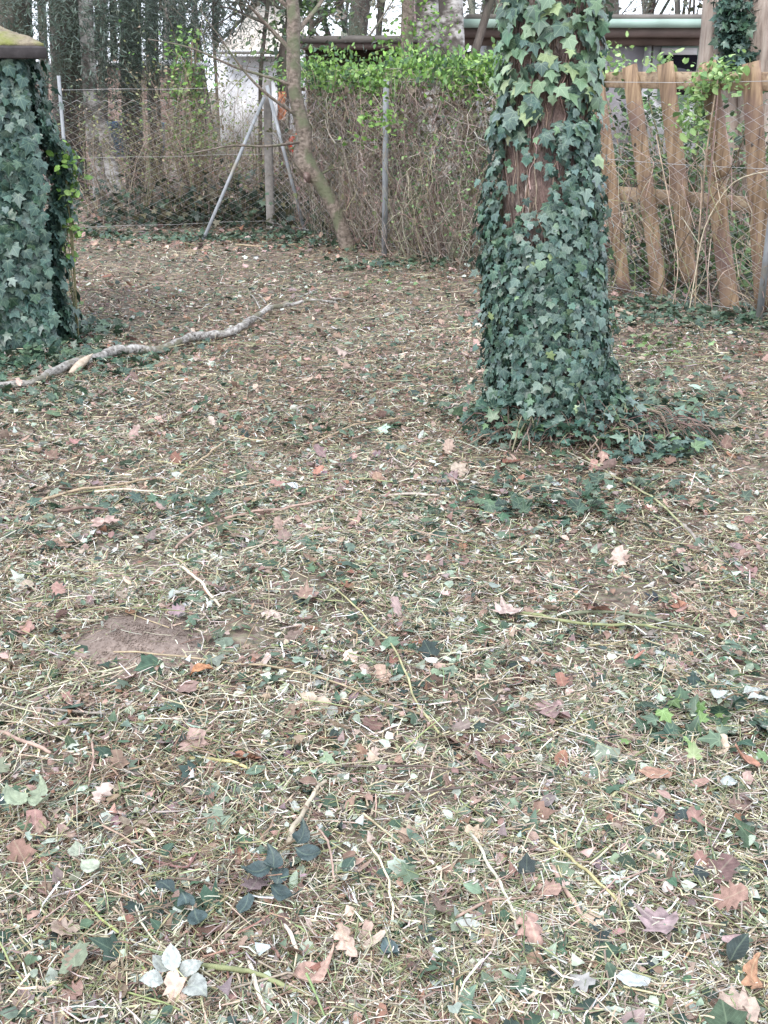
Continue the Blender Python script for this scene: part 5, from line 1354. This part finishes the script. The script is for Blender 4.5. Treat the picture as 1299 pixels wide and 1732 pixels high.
# left white house
YW = 30
h2 = empty('white_house', (P(430, 200, YW).x, YW, 0)); tag(h2, 'white rendered house with pale beige roof behind bare bushes', 'house')
wall_box(h2, 'wall', 374, 500, 96, 250, YW, 7, 'white')
a = P(366, 92, YW - .4); b = P(520, 92, YW - .4); c_ = P(366, 34, YW + 3)
V = np.array([(a.x, YW - .5, a.z), (b.x, YW - .5, a.z), (b.x - .4, YW + 4, c_.z + .3), (a.x + .6, YW + 4, c_.z + .3), (a.x, YW - .5, a.z + .1), (b.x, YW - .5, a.z + .1), (b.x - .4, YW + 4, c_.z + .4), (a.x + .6, YW + 4, c_.z + .4)])
F = np.array([[3, 2, 1, 0], [4, 5, 6, 7], [0, 1, 5, 4], [1, 2, 6, 5], [2, 3, 7, 6], [3, 0, 4, 7]]); part('roof', V, F, M['beigeroof'], h2)
for py in (84, 92): wall_box(h2, 'gutter', 366, 520, py, py + 4, YW - .58 - (.02 if py == 84 else 0), .06, 'white')
# flat roofed carport in the middle
YC = 19
h3 = empty('carport', (P(600, 200, YC).x, YC, 0)); tag(h3, 'flat-roofed dark lean-to showing just above the vine hedge', 'carport')
wall_box(h3, 'roof', 508, 790, 60, 72, YC, 3.5, 'greyroof')
wall_box(h3, 'fascia', 506, 792, 72.3, 82, YC + .05, 3.3, 'brownpaint')
wall_box(h3, 'wall', 520, 790, 82.2, 250, YC + .8, 2, 'shedwall')
for px in (530, 640, 780): wall_box(h3, 'post', px, px + 9, 82.2, 260, YC + .2, .09, 'shedwall')
# pinkish board hut at left
YH = 24
h4 = empty('board_hut', (P(230, 200, YH).x, YH, 0)); tag(h4, 'low hut of faded pinkish boards seen between the dark trunks', 'shed')
for k_ in range(9):
    z0 = .0 + k_ * .2; V, F = board((P(60, 180, YH).x, YH, z0 + .1), (P(320, 180, YH).x, YH, z0 + .1), .19, .03, (0, 0, 1), 4, .004); part('board', V, F, M['hutwall'], h4)
V, F = box(P(60, 180, YH).x + .05, P(320, 180, YH).x - .05, YH + .03, YH + 2.5, 0, 1.8); part('wall', V, F, M['shedwall'], h4)
V, F = box(P(55, 180, YH).x, P(325, 180, YH).x, YH - .2, YH + 2.7, 1.82, 1.92); part('roof', V, F, M['white'], h4)
# small coloured things behind
def tub(px, py, Y, r, h, mat, name, label, cat):
    p = P(px, py, Y); n = 20; th = np.arange(n) * 2 * PI / n; rings = []
    zb = max(p.z - h / 2, 0.0)
    for rr_, zz_ in [(.01, zb + .01), (r * .8, zb + .01), (r * .98, zb + h * .9), (r * 1.06, zb + h * .92), (r * 1.06, zb + h), (r * .95, zb + h), (r * .78, zb + .04), (.01, zb + .04)]:
        rings.append(np.stack([p.x + rr_ * np.cos(th), Y + rr_ * np.sin(th), np.full(n, zz_)], 1))
    V = np.concatenate(rings); F = np.array([[i * n + j, i * n + (j + 1) % n, (i + 1) * n + (j + 1) % n, (i + 1) * n + j] for i in range(len(rings) - 1) for j in range(n)])
    o = own(name, V, F, M[mat], smooth=True); tag(o, label, cat)
tub(199, 236, 17.5, .17, .50, 'blue', 'rain_barrel', 'faded blue barrel behind the birch stump', 'barrel')
tub(268, 236, 18.5, .12, .50, 'blue', 'rain_barrel', 'narrow blue barrel beside the bare bushes, left of the climber', 'barrel')
# red ring toy / basin & orange cloth near the kinked tree
p = P(515, 245, 13.2); n = 28; k_ = 8; V = []; 
for i in range(n):
    a = 2 * PI * i / n
    for j in range(k_):
        b = 2 * PI * j / k_; R0 = .16; r0 = .028
        V.append((p.x + (R0 + r0 * math.cos(b)) * math.cos(a), 13.2 + r0 * math.sin(b), p.z + (R0 + r0 * math.cos(b)) * math.sin(a) * .75))
F = np.array([[i * k_ + j, ((i + 1) % n) * k_ + j, ((i + 1) % n) * k_ + (j + 1) % k_, i * k_ + (j + 1) % k_] for i in range(n) for j in range(k_)])
o = own('red_ring', np.array(V), F, M['red'], smooth=True); tag(o, 'bright red plastic ring caught behind the kinked trunk', 'ring')
q = [P(474, 160, 12.9), P(482, 160, 12.9)]
V = []; nx, nz2 = 6, 12
for i in range(nx + 1):
    for j in range(nz2 + 1):
        pp = P(470 + 13 * i / nx + 1.5 * math.sin(j), 155 + 48 * j / nz2, 12.5 + .02 * math.sin(i * 2.2 + j * .5)); V.append(tuple(pp))
V = np.array(V); Vb = V + [0, .012, 0]; n1_ = len(V)
F = [[i * (nz2 + 1) + j, (i + 1) * (nz2 + 1) + j, (i + 1) * (nz2 + 1) + j + 1, i * (nz2 + 1) + j + 1] for i in range(nx) for j in range(nz2)]
F = np.array(F); F = np.concatenate([F, F[:, ::-1] + n1_])
o = own('orange_rag', np.concatenate([V, Vb]), F, M['orange']); tag(o, 'strip of faded orange cloth hanging between corner post and kinked tree', 'cloth')

# far wood beyond the houses
out = []
for _ in range(150):
    x = rng.uniform(-26, 26); y = rng.uniform(34, 52)
    grow((x, y, 0), (rng.normal(0, .06), 0, 1), rng.uniform(7, 12), rng.uniform(.08, .2), 2, out, .4, 7, .2, .25, 7, .45)
V, F, c = branch_mesh(out, 3); c = np.repeat(pal([(.20, .17, .15), (.30, .26, .22), (.15, .14, .12)], [1, 1, 1], len(out)), 21, axis=0)
cs = [o_[0][-1] for o_ in out]
o = link('far_wood', mesh_np('far_wood', V, F, M['stem'], c)); tag(o, 'pale bare wood far behind the houses', 'wood', kind='stuff')
V, F, c, u = leaf_cloud('', None, np.array([c_ for c_ in cs if c_[2] < 9]), 60000, .24, [(.16, .16, .11), (.26, .24, .19), (.10, .12, .08), (.36, .33, .27)], [2, 2, 1.5, 1.5], (.8, .8, .8))
o = link('far_foliage', mesh_np('far_foliage', V, F, M['leaf'], c, u)); tag(o, 'hazy pale foliage of the wood far behind the houses', 'foliage', kind='stuff')
